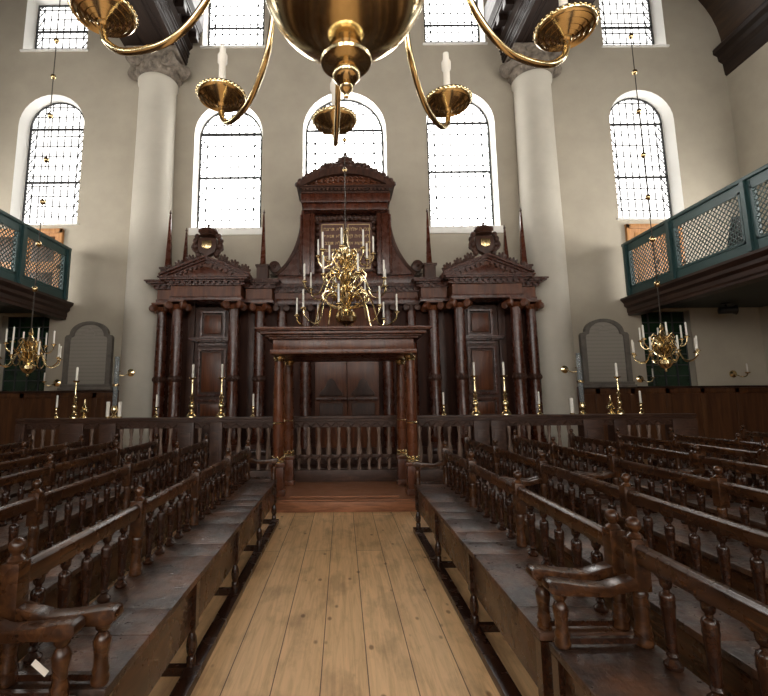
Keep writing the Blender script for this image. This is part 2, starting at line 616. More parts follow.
for k, d in enumerate(DARK):
    x0, x1, z0, zt = d
    s = 1 if x0 > 0 else -1
    root = struct(MB().box(x0, x1, GY - 0.12, GY - 0.1, z0, zt).build('window_%d' % (len(WIN) + k + 1), M['dark_pane']))
    rv = MB()
    ring(rv, win_poly(*d, False), WY, win_poly(*d, False), GY - 0.1)
    rv.build('reveal', M['plaster'], root)
    ld = MB()
    for i in range(0, 5):
        x = x0 + (x1 - x0) * i / 4
        ld.box(x - .018, x + .018, GY - .15, GY - .12, z0, zt)
    for j in range(0, 8):
        z = z0 + (zt - z0) * j / 7
        ld.box(x0, x1, GY - .15, GY - .12, z - .015, z + .015)
    ld.build('glazing_bars', M['iron'], root)

# invented out-of-view windows on side and rear walls, added to light the hall
nw = len(WIN) + len(DARK)
for s in (-1, 1):
    for y in (-5.8, -1.7, 2.4, 6.5, 10.4):
        nw += 1
        root = struct(MB().prism(arch_poly(y - 1.15, y + 1.15, 4.7, 7.5), 'x', s * (XW - 0.01), s * (XW - 0.03)).build('window_%d' % nw, M['added_pane_side']))
        MB().prism(arch_poly(y - 1.3, y + 1.3, 4.55, 7.65), 'x', s * XW, s * (XW - 0.06), [arch_poly(y - 1.15, y + 1.15, 4.7, 7.5)]).build('frame', M['plaster_lit'], root)
for x in (-9, -3.6, 0, 3.6, 9):
    nw += 1
    z0, zt = (5.6, 9.6) if abs(x) > 5 else (3.2, 8.0)
    root = struct(MB().prism(arch_poly(x - 1.2, x + 1.2, z0, zt), 'y', YF + 0.01, YF + 0.03).build('window_%d' % nw, M['added_pane_rear']))
    MB().prism(arch_poly(x - 1.35, x + 1.35, z0 - .15, zt + .15), 'y', YF, YF + 0.06, [arch_poly(x - 1.2, x + 1.2, z0, zt)]).build('frame', M['plaster_lit'], root)

# vaults: one barrel over the nave, one over each aisle
ceil = MB()


def barrel(mb, cx, z0, r, n=24):
    vs, fs = [], []
    for k in range(n + 1):
        a = PI * k / n
        for rr in (r, r + 0.15):
            for y in (YF, WY):
                vs.append((cx + rr * math.cos(a), y, z0 + rr * math.sin(a)))
    for k in range(n):
        b_ = 4 * k
        fs += [(b_, b_ + 1, b_ + 5, b_ + 4), (b_ + 2, b_ + 6, b_ + 7, b_ + 3)]
    mb.add(vs, fs)


barrel(ceil, 0.14, 13.9, 4.75)
barrel(ceil, -8.98, 12.4, 2.98)
barrel(ceil, 8.98, 12.4, 2.98)
struct(ceil.build('ceiling', M['vault']))

# long wooden beams on the columns, with cornices towards the nave
tn = 0
for s, xa, xb in ((-1, -6.28, -4.80), (1, 5.10, 6.66)):
    inn = xb if s < 0 else xa
    out = xa if s < 0 else xb
    d = 1 if s < 0 else -1
    tn += 1
    poly = [(out, 11.93), (inn, 11.93), (inn, 12.0), (inn + d * .05, 12.02), (inn + d * .05, 12.25), (inn + d * .1, 12.28),
            (inn + d * .1, 12.5), (inn + d * .2, 12.6), (inn + d * .2, 12.8), (inn + d * .42, 12.9), (inn + d * .42, 13.08),
            (inn + d * .52, 13.2), (inn + d * .52, 13.9), (out - d * .05, 13.9), (out - d * .05, 12.5)]
    b0 = struct(MB().prism(poly, 'y', YF, WY).build('trim_%d' % tn, M['beam'], smooth=False))
    md = MB()
    y = WY - 0.3
    while y > 0:
        md.box(*sorted((inn + d * .08, inn + d * .44)), y - .12, y + .12, 12.62, 12.84)
        y -= 0.55
    md.build('modillion', M['beam'], b0, bevel=0.02)
    st = MB()
    for (z, o_) in ((12.10, .052), (12.18, .052), (12.38, .105), (13.0, .425)):
        st.box(*sorted((inn + d * (o_ - .02), inn + d * (o_ + .02))), YF, WY, z, z + .04)
    for q in (0.22, 0.33, 0.95):
        st.box(inn - d * q - .02, inn - d * q + .02, YF, WY, 11.905, 11.93)
    st.build('moulding', M['beam'], b0)
# cornices along the side walls
for s in (-1, 1):
    tn += 1
    poly = [(s * XW, 11.5), (s * (XW - .05), 11.55), (s * (XW - .08), 11.9), (s * (XW - .2), 12.0), (s * (XW - .22), 12.15),
            (s * (XW - .34), 12.22), (s * (XW - .34), 12.36), (s * (XW - .3), 12.42), (s * XW, 12.42)]
    struct(MB().prism(poly, 'y', YF, WY).build('trim_%d' % tn, M['beam'], smooth=False))

# wainscot of the back wall and of the side walls
for x0, x1 in ((-XW, -5.9), (6.15, XW)):
    tn += 1
    t = struct(MB().box(x0, x1, WY - .06, WY, 0, 1.93).build('trim_%d' % tn, M['wainscot']))
    MB().box(x0, x1, WY - .10, WY, 1.93, 1.99).build('cap', M['deck'], t, bevel=.012)
    pm = MB()
    n = 6
    for i in range(n + 1):
        x = x0 + (x1 - x0) * i / n
        pm.box(max(x0, x - .07), min(x1, x + .07), WY - .085, WY - .06, 0, 1.93)
    pm.box(x0, x1, WY - .085, WY - .06, 1.78, 1.93)
    pm.build('stile', M['wainscot'], t, bevel=.01)
for s in (-1, 1):
    tn += 1
    t = struct(MB().box(*sorted((s * XW, s * (XW - .06))), YF, WY - .06, 0, 1.93).build('trim_%d' % tn, M['wainscot']))
    MB().box(*sorted((s * XW, s * (XW - .1))), YF, WY - .06, 1.93, 1.99).build('cap', M['deck'], t)

# the two giant columns
for cx in (-5.50, 5.80):
    root = empty('stone_column', (cx, 12.75, 0))
    tag(root, 'giant white round column with carved grey capital ' + ('left of the ark' if cx < 0 else 'right of the ark'), 'column', kind='structure')
    MB().lathe([(.74, 0), (.74, .3), (.70, .34), (.72, .42), (.66, .5), (.60, .55), (.585, .6), (.58, 3), (.565, 6), (.53, 9.5), (.53, 11.0), (.575, 11.06), (.575, 11.16), (.54, 11.2)], n=40).build('shaft', M['column'], root)
    cpm = MB()
    cpm.lathe([(.54, 11.18), (.62, 11.3), (.66, 11.5), (.66, 11.8)], n=28)
    for k in range(16):
        a = 2 * PI * k / 16
        cpm.ball((.61 * math.cos(a), .61 * math.sin(a), 11.42), .085, 8, sz=1.3)
    cpm.build('capital', M['stone'], root)
    MB().box(-.74, .74, -.70, .24, 11.80, 11.92).build('abacus', M['stone'], root, bevel=.03)
    for sx in (-1, 1):
        vo = MB()
        vo.m = Matrix.Translation((sx * .60, -.30, 11.58)) @ Matrix.Rotation(-sx * R(20), 4, 'Z') @ Matrix.Rotation(PI / 2, 4, 'X')
        vo.lathe([(.22, -.42), (.24, -.38), (.14, -.1), (.14, .1), (.24, .36), (.22, .40)], n=18)
        for zf in (-.42, .40):
            vo.lathe([(.14, zf - .015), (.16, zf), (.14, zf + .015)], n=16)
            vo.ball((0, 0, zf), .06, 8)
        vo.build('volute', M['stone'], root)

# ------------------------------------------------------------------ galleries
GZ0, GZ1 = 4.49, 6.04


def gallery(s, xf, posts, label):
    root = empty('gallery_balcony', (xf, 12.9, 4.49))
    tag(root, label, 'balcony')
    inv = Matrix.Translation((-xf, -12.9, -4.49))

    def mb():
        b_ = MB()
        b_.m = inv
        return b_
    xo = s * (XW - .02)
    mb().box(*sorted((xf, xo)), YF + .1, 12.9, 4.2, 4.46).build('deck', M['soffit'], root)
    # stepped cornice under the parapet
    c = mb()
    c.prism([(xf + s * .02, 4.0), (xf + s * .34, 4.0), (xf + s * .34, 4.2), (xf + s * .2, 4.46), (xf - s * .03, 4.49), (xf - s * .16, 4.49), (xf - s * .16, 4.43),
             (xf - s * .07, 4.34), (xf - s * .07, 4.26), (xf + s * .0, 4.2), (xf + s * .0, 4.1), (xf + s * .02, 4.06)], 'y', YF + .1, 12.95)
    c.build('cornice', M['deck'], root, smooth=False)
    # parapet
    mb().box(xf - .10, xf + .10, YF + .1, 12.78, 5.97, 6.05).build('top_rail', M['green'], root, bevel=.015)
    mb().box(xf - .055, xf + .055, YF + .1, 12.74, 5.80, 5.97).build('upper_rail', M['green'], root)
    mb().box(xf - .055, xf + .055, YF + .1, 12.74, 4.49, 4.72).build('lower_rail', M['green'], root)
    for (y, w) in posts:
        p = mb()
        p.box(xf - .065, xf + .065, y - w, y + w, 4.49, 5.97)
        p.build('post', M['green'], root)
        p = mb()
        p.box(xf - s * .10 - .03, xf - s * .10 + .03, y - .05, y + .05, 4.52, 5.97)
        p.build('post_facing', M['green'], root)
    for (a, wa), (b_, wb) in zip(posts[:-1], posts[1:]):
        lo, hi = b_ + wb, a - wa
        fr = mb()
        for (u0, u1, v0, v1) in ((lo, lo + .05, 4.72, 5.8), (hi - .05, hi, 4.72, 5.8), (lo, hi, 4.72, 4.77), (lo, hi, 5.75, 5.8)):
            fr.box(xf - s * .06 - .015, xf - s * .06 + .015, u0, u1, v0, v1)
        fr.build('panel_frame', M['green'], root)
        if hi < 5:
            continue
        lt = mb()
        st = 0.118
        h = 5.77 - 4.75
        n = int((hi - lo + h) / st) + 1
        for k in range(n + 1):
            c0 = lo - h + k * st
            for dr in (1, -1):
                # z - 4.75 = dr * (y - c)
                pts = []
                for t in (0, 1):
                    y = c0 + t * h if dr > 0 else c0 + (1 - t) * h
                    pts.append([y, 4.75 + t * h])
                (ya, za), (yb, zb) = pts
                def clip(yv):
                    return za + (zb - za) * (yv - ya) / (yb - ya)
                y1, y2 = max(min(ya, yb), lo), min(max(ya, yb), hi)
                if y2 - y1 < .02:
                    continue
                off = .006 * dr
                lt.tube([(xf + off, y1, clip(y1)), (xf + off, y2, clip(y2))], .0125, 4)
        lt.build('lattice', M['lattice'], root)
    return root


gallery(-1, -7.86, [(12.66, .09), (10.80, .12), (8.85, .12), (6.9, .12), (4.9, .12), (2.9, .12), (0.9, .12), (-1.1, .12), (-3.1, .12), (-5.1, .12), (-7.1, .12)],
        'green lattice-fronted balcony on the left above the window near the small left chandelier')
gallery(1, 8.16, [(12.64, .08), (10.88, .10), (8.74, .12), (6.6, .12), (4.6, .12), (2.6, .12), (0.6, .12), (-1.4, .12), (-3.4, .12), (-5.4, .12), (-7.4, .12)],
        'green lattice-fronted balcony on the right with black spotlight beneath')

# oak doors at the ends of the galleries
for k, (x0, x1) in enumerate(((-10.2, -8.16), (8.36, 9.98))):
    d = struct(MB().box(x0, x1, WY - .06, WY, 4.46, 6.72).build('door_%d' % (k + 1), M['door']))
    f = MB()
    mid = (x0 + x1) / 2
    for (a, b_, c_, e_) in ((x0, x0 + .1, 4.46, 6.72), (x1 - .1, x1, 4.46, 6.72), (x0, x1, 6.58, 6.72), (mid - .06, mid + .06, 4.46, 6.6), (x0, x1, 5.5, 5.62)):
        f.box(a, b_, WY - .09, WY - .06, c_, e_)
    f.build('door_frame', M['door'], d, bevel=.01)
    pn = MB()
    for a, b_ in ((x0 + .22, mid - .16), (mid + .16, x1 - .22)):
        pn.box(a, b_, WY - .075, WY - .055, 5.72, 6.48)
        pn.box(a, b_, WY - .075, WY - .055, 4.6, 5.4)
    pn.build('door_panel', M['wainscot'] if k == 0 else M['door'], d, bevel=.015)

# dark peaked object of unknown kind on the right gallery, seen through the lattice
st = empty('peaked_object', (9.0, 10.0, 4.47))
tag(st, 'dark peaked object seen through the lattice of the right balcony', 'stand')
MB().prism([(-.30, .0), (.30, .0), (.0, .85)], 'x', -.12, .12).build('peaked_body', M['black'], st).location.z = .42
MB().lathe([(.2, 0), (.2, .03), (.04, .06), (.04, .42)], n=12).build('foot', M['black'], st)

# spotlight under the right gallery
sl = empty('spotlight', (10.45, 12.3, 4.2))
tag(sl, 'small black spotlight under the right balcony near the back wall', 'spotlight')
MB().lathe([(.12, -.03), (.12, 0)], n=14).lathe([(.025, -.1), (.025, 0)], n=10).build('bracket', M['black'], sl)
h = MB()
h.m = Matrix.Translation((0.02, 0, -.19)) @ Matrix.Rotation(PI / 2, 4, 'Y') @ Matrix.Rotation(R(15), 4, 'X')
h.lathe([(.06, -.2), (.1, -.18), (.1, .1), (.14, .2), (.12, .21)], n=16)
h.build('lamp_head', M['black'], sl)

# memorial tablets
for x0, x1, zb, lab in ((-7.85, -6.45, 2.0, 'grey arched stone memorial tablet on the wall left of the ark'), (6.70, 8.12, 1.96, 'grey arched stone memorial tablet on the wall right of the ark')):
    c = (x0 + x1) / 2
    w = (x1 - x0) / 2
    t = empty('memorial_tablet', (c, WY - .08, zb))
    tag(t, lab, 'memorial tablet')

    def outline(w, h, k):
        pts = [(-w, 0), (w, 0), (w, h), (w - .04, h + .06), (w - .10, h + .07)]
        r = w - .13
        pts += [(r * math.cos(PI * q / 16), h + .09 + k * math.sin(PI * q / 16)) for q in range(0, 17)]
        pts += [(-w + .10, h + .07), (-w + .04, h + .06), (-w, h)]
        return pts
    outer = outline(w - .03, 1.44, .37)
    inner = [(p_[0] * .79, .10 + p_[1] * .90) for p_ in outer]
    MB().prism(outer, 'y', -.07, .06, [inner]).build('frame', M['tablet_frame'], t, bevel=.01, smooth=False).location.z = .04
    MB().prism(inner, 'y', -.02, .06).build('inscribed_face', M['tablet'], t, smooth=False).location.z = .04
    MB().box(-w - .05, w + .05, -.11, .06, 0, .08).box(-w, w, -.09, .06, .08, .16).build('ledge', M['tablet_frame'], t, bevel=.012)
    e = MB()
    e.prism([(-.13, 1.5), (.13, 1.5), (.15, 1.62), (0, 1.72), (-.15, 1.62)], 'y', -.03, .05)
    for s in (-1, 1):
        for k in range(5):
            e.ball((s * (.2 + .055 * k), 0, 1.60 - .035 * k), .06 - .005 * k, 8, sy=.4)
    e.ball((0, -.0, 1.74), .06, 8, sy=.5)
    e.build('carving', M['tablet'], t)

# ------------------------------------------------------------------ benches
SEAT_Z, RAIL_Z, DEPTH = 0.59, 1.03, 0.40


def baluster_mesh():
    return MB().lathe([(.030, 0), (.036, .008), (.036, .02), (.026, .030), (.018, .040), (.024, .052), (.016, .064), (.019, .075), (.019, .085), (.023, .16), (.0275, .235), (.0295, .24), (.0295, .25), (.028, .256),
                       (.0295, .278), (.026, .290), (.014, .299), (.013, .308), (.022, .320), (.024, .336), (.024, .354)], n=12)


def bench(side, bays, bay, start_arm, end_arm, per=5):
    """Front edge on x=0, running along +y; side +1 has its back towards +x."""
    L = bays * bay
    s = side
    root = empty('bench', (0, 0, 0))

    def bx(mb, x0, x1, y0, y1, z0, z1):
        return mb.box(*sorted((s * x0, s * x1)), y0, y1, z0, z1)
    seat = MB()
    y = 0.0
    rnd = random.Random(bays * 10 + side)
    while y < L - 1e-6:
        e = min(L, y + rnd.choice((.28, .42, .6, .85)))
        if L - e < .15:
            e = L
        bx(seat, -.015, DEPTH + .06, y + .0015, e - .0015, SEAT_Z - .04, SEAT_Z - rnd.random() * .002)
        y = e
    seat.build('seat', M['seat'], root, bevel=.007)
    ap = MB()
    edges = [0] + [bay * k for k in range(1, bays)] + [L]
    for a, b_ in zip(edges[:-1], edges[1:]):
        bx(ap, .015, .04, a + .035, b_ - .035, .27, SEAT_Z - .04)
    ap.build('apron', M['bench'], root, bevel=.003)
    bk = MB()
    bx(bk, DEPTH - .0, DEPTH + .025, .03, L - .03, .40, SEAT_Z - .04)
    bk.build('back_apron', M['bench_dark'], root)
    rl = MB()
    rl.prism([(s * (DEPTH - .025), .948), (s * (DEPTH + .025), .948), (s * (DEPTH + .025), 1.015), (s * (DEPTH + .012), 1.03), (s * (DEPTH - .012), 1.03), (s * (DEPTH - .025), 1.015)], 'y', .03, L - .03)
    for k in range(bays):
        for q in range(1, per + 1):
            yb = k * bay + bay * q / (per + 1)
            rl.prism([(yb - .055, .95), (yb + .055, .95), (yb + .024, .934), (yb - .024, .934)], 'x', s * (DEPTH - .02), s * (DEPTH + .02))
    rl.build('back_rail', M['bench'], root, bevel=.003)
    sill = MB()
    bx(sill, -.05, .045, .02, L - .02, 0, .055)
    sill.build('foot_rail', M['bench_dark'], root, bevel=.006)
    post = MB()
    post.lathe([(.040, 0), (.042, .02), (.036, .035), (.040, .05), (.034, .07), (.031, .10), (.034, .14), (.037, .18), (.033, .2), (.037, .215), (.03, .235)], s * DEPTH, 0, SEAT_Z, n=12)
    post.box(s * DEPTH - .038, s * DEPTH + .038, -.038, .038, SEAT_Z + .235, 1.05)
    fin = MB().lathe([(.034, 0), (.037, .008), (.03, .018), (.017, .026), (.02, .034), (.030, .044), (.034, .060), (.030, .077), (.016, .090), (.004, .093)], s * DEPTH, 0, 1.05, n=14)
    leg = MB().lathe([(.03, 0), (.03, .05), (.022, .06), (.03, .085), (.035, .12), (.03, .16), (.018, .195), (.026, .215), (.03, .23)], s * .02, 0, .05, n=12)
    leg.box(s * .02 - .03, s * .02 + .03, -.032, .032, .275, SEAT_Z - .045)
    rleg = MB().box(s * DEPTH - .03, s * DEPTH + .03, -.03, .03, 0, SEAT_Z - .045)
    rleg.box(*sorted((s * .045, s * (DEPTH - .03))), -.025, .025, .0, .05)
    protos = {}

    def put(key, mb, mat, y, parent=root, bevel=0.0):
        if key not in protos:
            o = mb.build(key, mat, parent, bevel=bevel)
            protos[key] = o
        else:
            o = protos[key].copy()
            col.objects.link(o)
            o.parent = parent
        o.location = (0, y, 0)
        return o
    for k in range(bays + 1):
        y = min(max(k * bay, .04), L - .04)
        pp = put('post', post, M['bench'], y, bevel=.004)
        put('finial', fin, M['bench'], 0, parent=pp)
        put('leg', leg, M['bench_dark'], y)
        put('rear_leg', rleg, M['bench_dark'], y)
    bal = baluster_mesh()
    bal.v = [Vector((p.x + s * DEPTH, p.y, p.z + SEAT_Z)) for p in bal.v]
    for k in range(bays):
        for q in range(1, per + 1):
            put('baluster', bal, M['bench_dark'], k * bay + bay * q / (per + 1))
    arm = MB()
    prof = [(DEPTH - .03, .885), (DEPTH - .12, .862), (.24, .850), (.12, .858), (.03, .872), (-.015, .876), (-.03, .866), (-.035, .84), (-.02, .822), (.02, .812), (.10, .812), (.24, .806), (DEPTH - .12, .818), (DEPTH - .03, .835)]
    arm.prism([(s * a, b_) for a, b_ in prof], 'y', -.04, .04)
    sup = MB().lathe([(.034, 0), (.036, .02), (.03, .035), (.034, .05), (.028, .065), (.027, .10), (.034, .145), (.035, .16), (.026, .18), (.018, .19), (.03, .205), (.032, .235)], s * .03, 0, SEAT_Z, n=12)
    rod = MB().box(*sorted((s * .05, s * (DEPTH - .03))), -.012, .012, SEAT_Z + .012, SEAT_Z + .036)
    for on, y in ((start_arm, .045), (end_arm, L - .045)):
        if on:
            a = put('armrest', arm, M['bench'], y, bevel=.012)
            put('arm_support', sup, M['bench'], 0, parent=a)
            put('stretcher', rod, M['bench_dark'], 0, parent=a)
    return root


ord_ = ['first', 'second', 'third', 'fourth', 'fifth', 'sixth']
# prototypes: (side, bays, bay length, per bay)
pr = {}


def put_bench(key, x, y, rz, label, group):
    if key not in pr:
        pr[key] = bench(*key)
        o = pr[key]
    else:
        o = copy_tree(pr[key])
    o.location = (x, y, 0)
    o.rotation_euler = (0, 0, rz)
    tag(o, label, 'bench', group)
    return o


GR, GL = 'benches right of the aisle', 'benches left of the aisle'
# along the aisle
put_bench((1, 3, 1.295, True, True, 5), .945, 2.37, 0, 'dark oak bench along the right side of the aisle running up to the canopy', GR)
put_bench((1, 3, 1.37, True, True, 5), .955, -1.815, 0, 'nearest dark oak bench on the right, its curved arm touching the next bench', GR)
put_bench((-1, 4, 1.19, True, True, 5), -.945, 1.96, 0, 'dark oak bench along the left side of the aisle running up to the canopy', GL)
put_bench((-1, 4, 1.19, True, True, 5), -1.04, -2.825, 0, 'nearest dark oak bench on the left, only its curved arm in view', GL)
for k, (xr, toe, yj) in enumerate(((2.10, .010, 4.98), (3.04, .012, 5.3), (4.12, .012, 5.5), (5.02, .015, 5.6), (6.0, .012, 5.65))):
    nx = xr - DEPTH
    put_bench((1, 2, 1.46, True, False, 6), nx, yj, toe, ord_[k + 1] + ' bench row right of the aisle, far section by the balustrade', GR)
    put_bench((1, 3, 1.45, False, True, 6), nx + .01, yj - 4.38, toe, ord_[k + 1] + ' bench row right of the aisle, near section', GR)
for k, (xr, toe, yj) in enumerate(((-2.12, -.02, -1.05), (-3.0, -.02, .5), (-3.76, -.01, .5), (-4.38, -.01, .55), (-5.3, -.01, .6))):
    nx = xr + DEPTH
    put_bench((-1, 6 if k == 0 else 5, 1.5, False, False, 6), nx, yj, -toe, ord_[k + 1] + ' long bench row left of the aisle', GL)
# benches by the wainscot
put_bench((1, 2, 1.46, True, False, 6), 7.35, 6.2, 0, 'short dark bench at the far right beneath the balcony', GR)
put_bench((-1, 5, 1.46, False, False, 6), -6.15, 1.4, 0, 'outermost dark bench on the left, beneath the balcony', GL)

# white paper label hanging at the left armrest
tagp = MB()
tagp.m = Matrix.Rotation(R(38), 4, 'Y')
tagp.box(-.034, .034, -.001, .001, -.012, .012)
pt = tagp.build('paper_tag', M['paper'])
pt.location = at(40, 668, 1.86)
tag(pt, 'small white paper tag hanging under the nearest left armrest', 'tag')

# ------------------------------------------------------------------ canopied reading platform
can = empty('canopied_porch', (.02, 7.35, 0))
tag(can, 'mahogany canopied porch on four columns at the end of the aisle', 'canopy')
CXX = .02


def cm():
    b_ = MB()
    b_.m = Matrix.Translation((-CXX, -7.35, 0))
    return b_


p = cm().box(-1.10, 1.14, 7.28, 9.25, 0, .15)
p.build('step', M['platform'], can, bevel=.008)
p = cm().box(-1.02, 1.06, 7.36, 9.25, .15, .168)
p.build('platform_floor', M['platform'], can)
cm().box(-.84, .88, 7.52, 7.56, .168, .19).build('threshold', M['platform'], can, bevel=.005)
for x, y in ((-1.06, 7.72), (1.14, 7.72), (-1.0, 8.62), (1.09, 8.62)):
    if True:
        q = cm()
        q.box(x - .12, x + .12, y - .12, y + .12, .168, .26)
        q.box(x - .10, x + .10, y - .10, y + .10, .26, .62)
        q.box(x - .125, x + .125, y - .125, y + .125, .62, .68)
        ped = q.build('pedestal', M['canopy'], can, bevel=.008)
        q = cm()
        q.lathe([(.105, .68), (.11, .70), (.10, .72), (.108, .745), (.085, .77)], x, y, n=20)
        for k in range(8):
            a = 2 * PI * k / 8
            q.ball((x + .09 * math.cos(a), y + .09 * math.sin(a), .77), .022, 8)
        q.build('brass_base', M['brass'], ped)
        q = cm()
        q.lathe([(.088, .74), (.092, 1.0), (.092, 1.4), (.085, 2.0), (.08, 2.40)], x, y, n=20)
        sh = q.build('column', M['canopy'], can)
        cm().lathe([(.093, 1.30), (.10, 1.315), (.093, 1.33)], x, y, n=20).build('brass_ring', M['brass'], sh)
        q = cm()
        q.lathe([(.082, 2.33), (.088, 2.345), (.082, 2.36), (.095, 2.39), (.105, 2.41), (.09, 2.42)], x, y, n=20)
        for k in range(8):
            a = 2 * PI * k / 8
            q.ball((x + .083 * math.cos(a), y + .083 * math.sin(a), 2.385), .02, 8)
        q.build('brass_capital', M['brass'], sh)
Z0 = 2.42


def slab(mb, o_, z0, z1):
    return mb.box(-1.17 - o_, 1.21 + o_, 7.28 - o_, 9.0 + o_, z0, z1)


slab(cm(), -.02, Z0, Z0 + .07).build('architrave', M['canopy'], can, bevel=.006)
slab(cm(), -.06, Z0 + .07, Z0 + .24).build('frieze', M['canopy'], can, bevel=.004)
c_ = cm()
for o_, a, b_ in ((.0, .24, .27), (.05, .27, .30), (.12, .30, .35), (.17, .35, .37), (.20, .37, .405)):
    slab(c_, o_, Z0 + a, Z0 + b_)
c_.build('cornice', M['canopy'], can, bevel=.006)

# ------------------------------------------------------------------ balustrade in front of the ark
FY, FZ = 8.98, 1.375


def spindle():
    return MB().lathe([(.030, 0), (.034, .03), (.026, .05), (.022, .08), (.040, .18), (.046, .26), (.036, .36), (.022, .46), (.028, .49), (.020, .52), (.032, .60), (.036, .64), (.03, .66)], n=10)


def balustrade(x0, x1, posts, label, centre=False):
    root = empty('balustrade', ((x0 + x1) / 2, FY, 0))
    tag(root, label, 'railing')
    cx = (x0 + x1) / 2

    def mb():
        b_ = MB()
        b_.m = Matrix.Translation((-cx, -FY, 0))
        return b_
    mb().box(x0, x1, FY - .13, FY + .13, FZ - .05, FZ).box(x0, x1, FY - .09, FY + .09, FZ - .10, FZ - .05).build('top_rail', M['fence'], root, bevel=.01)
    mb().box(x0, x1, FY - .06, FY + .06, 1.17, 1.275).build('frieze', M['fence'], root)
    mb().box(x0, x1, FY - .09, FY + .09, .168 if centre else 0, .38).build('plinth', M['fence'], root, bevel=.01)
    z0, hh = .38, 1.17 - .38
    if centre:
        mb().box(x0, x1, FY - .05, FY + .05, .60, .66).build('middle_rail', M['fence'], root, bevel=.006)
    for (a, b_) in posts:
        po = mb()
        po.box(a, b_, FY - .12, FY + .12, 0, FZ - .1).build('post', M['fence'], root, bevel=.006)
        mb().box(a + .05, b_ - .05, FY - .135, FY - .115, .45, 1.1).build('post_panel', M['fence'], root, bevel=.01)
    proto = None
    n = int((x1 - x0) / .187)
    st = (x1 - x0) / n
    sc_ = MB()
    for k in range(n):
        x = x0 + st * (k + .5)
        if any(a - .06 < x < b_ + .06 for a, b_ in posts):
            continue
        if proto is None:
            s_ = spindle()
            s_.v = [Vector((p_.x * 1.15, p_.y, p_.z * hh / .66)) for p_ in s_.v]
            proto = s_.build('spindle', M['fence_baluster'], root)
            o = proto
        else:
            o = proto.copy()
            col.objects.link(o)
            o.parent = root
        o.location = (x - cx, 0, z0)
        if centre:
            cl = mb().tube(bez([(x - .06, FY - .05, .60), (x - .05, FY - .06, .56), (x + .0, FY - .06, .61), (x + .05, FY - .06, .67), (x + .06, FY - .05, .63)], 4), .013, 5)
            cl.build('carved_scroll', M['fence'], root)
    wave = []
    for k in range(n):
        x = x0 + st * (k + .5)
        wave += [(x - st / 2, FY - .07, 1.215), (x - st / 4, FY - .075, 1.25), (x, FY - .075, 1.215), (x + st / 4, FY - .075, 1.18)]
    sc_.tube(bez(wave, 3), .012, 5)
    sc_.m = Matrix.Identity(4)
    sc_.v = [Vector((p_.x - cx, p_.y - FY, p_.z)) for p_ in sc_.v]
    sc_.build('carved_frieze', M['fence'], root)
    return root


XL0, XL1 = at(20, 419, FY).x, -1.14
XR0, XR1 = 1.18, at(692, 415, FY).x
balustrade(XL0, XL1, [(XL0, XL0 + .18), (at(64, 420, FY).x, at(87, 420, FY).x), (at(103, 420, FY).x, at(119, 420, FY).x), (at(180, 420, FY).x, at(196, 420, FY).x), (at(212, 420, FY).x, at(224, 420, FY).x)],
           'brown spindle balustrade left of the canopied porch carrying brass candlesticks')
balustrade(XR0, XR1, [(at(472, 416, FY).x, at(487, 416, FY).x), (at(489, 416, FY).x, at(503, 416, FY).x), (at(580, 416, FY).x, at(599, 416, FY).x), (at(610, 416, FY).x, at(622, 416, FY).x), (at(668, 416, FY).x, XR1)],
           'brown spindle balustrade right of the canopied porch carrying brass candlesticks')
balustrade(-1.13, 1.17, [], 'carved spindle gate closing the back of the canopied porch', True)

# ------------------------------------------------------------------ candlesticks on the balustrade


def candlestick(h, k=1.0, candle=.28):
    root = empty('candlestick', (0, 0, 0))
    w = .105 * k
    b_ = MB()
    b_.lathe([(w, 0), (w, .012), (w * .93, .03), (w * .75, .06), (w * .5, .085), (w * .62, .10), (w * .35, .115)], n=20)
    b_.build('foot', M['brass'], root)
    s_ = MB()
    H = h
    s_.lathe([(w * .35, .115), (w * .3, .14), (w * .5, .17), (w * .6, .21), (w * .5, .25), (w * .25, .28), (w * .45, .30), (w * .28, .32), (w * .36, .36), (w * .46, .39),
              (w * .2, .42), (w * .3, .44), (w * .22, .47), (w * .2, H * .75), (w * .14, H - .09), (w * .25, H - .08), (w * .16, H - .06), (w * .2, H)], n=14)
    s_.build('stem', M['brass'], root)
    MB().lathe([(w * .2, H - .02), (w * .55, H - .01), (w * .75, H + .012), (w * .72, H + .018), (w * .4, H + .005)], n=18).build('drip_pan', M['brass_old'], root)
    c = MB().lathe([(.022, H), (.021, H + candle - .015), (.012, H + candle)], n=10)
    c.build('candle', M['candle'], root)
    return root


def small_stick(h=.20, candle=.24):
    root = empty('small_candlestick', (0, 0, 0))
    MB().lathe([(.06, 0), (.06, .01), (.045, .025), (.02, .045), (.03, .07), (.018, .09), (.016, .12), (.026, .14), (.016, .16), (.018, h)], n=14).build('stem', M['brass'], root)
    MB().lathe([(.018, h - .02), (.06, h - .012), (.066, h + .004), (.03, h)], n=16).build('drip_pan', M['brass_old'], root)
    MB().lathe([(.018, h), (.017, h + candle - .012), (.009, h + candle)], n=10).build('candle', M['candle'], root)
    return root


def finial():
    root = empty('brass_finial', (0, 0, 0))
    MB().lathe([(.07, 0), (.07, .012), (.05, .03), (.02, .06), (.05, .09), (.075, .12), (.06, .16), (.03, .18), (.045, .20), (.02, .23), (.012, .3), (.004, .36)], n=16).build('body', M['brass'], root)
    return root


def put_on_rail(o, px, label, cat, group=None):
    o.location = (at(px, 416, FY).x, FY, FZ)
    return tag(o, label, cat, group)


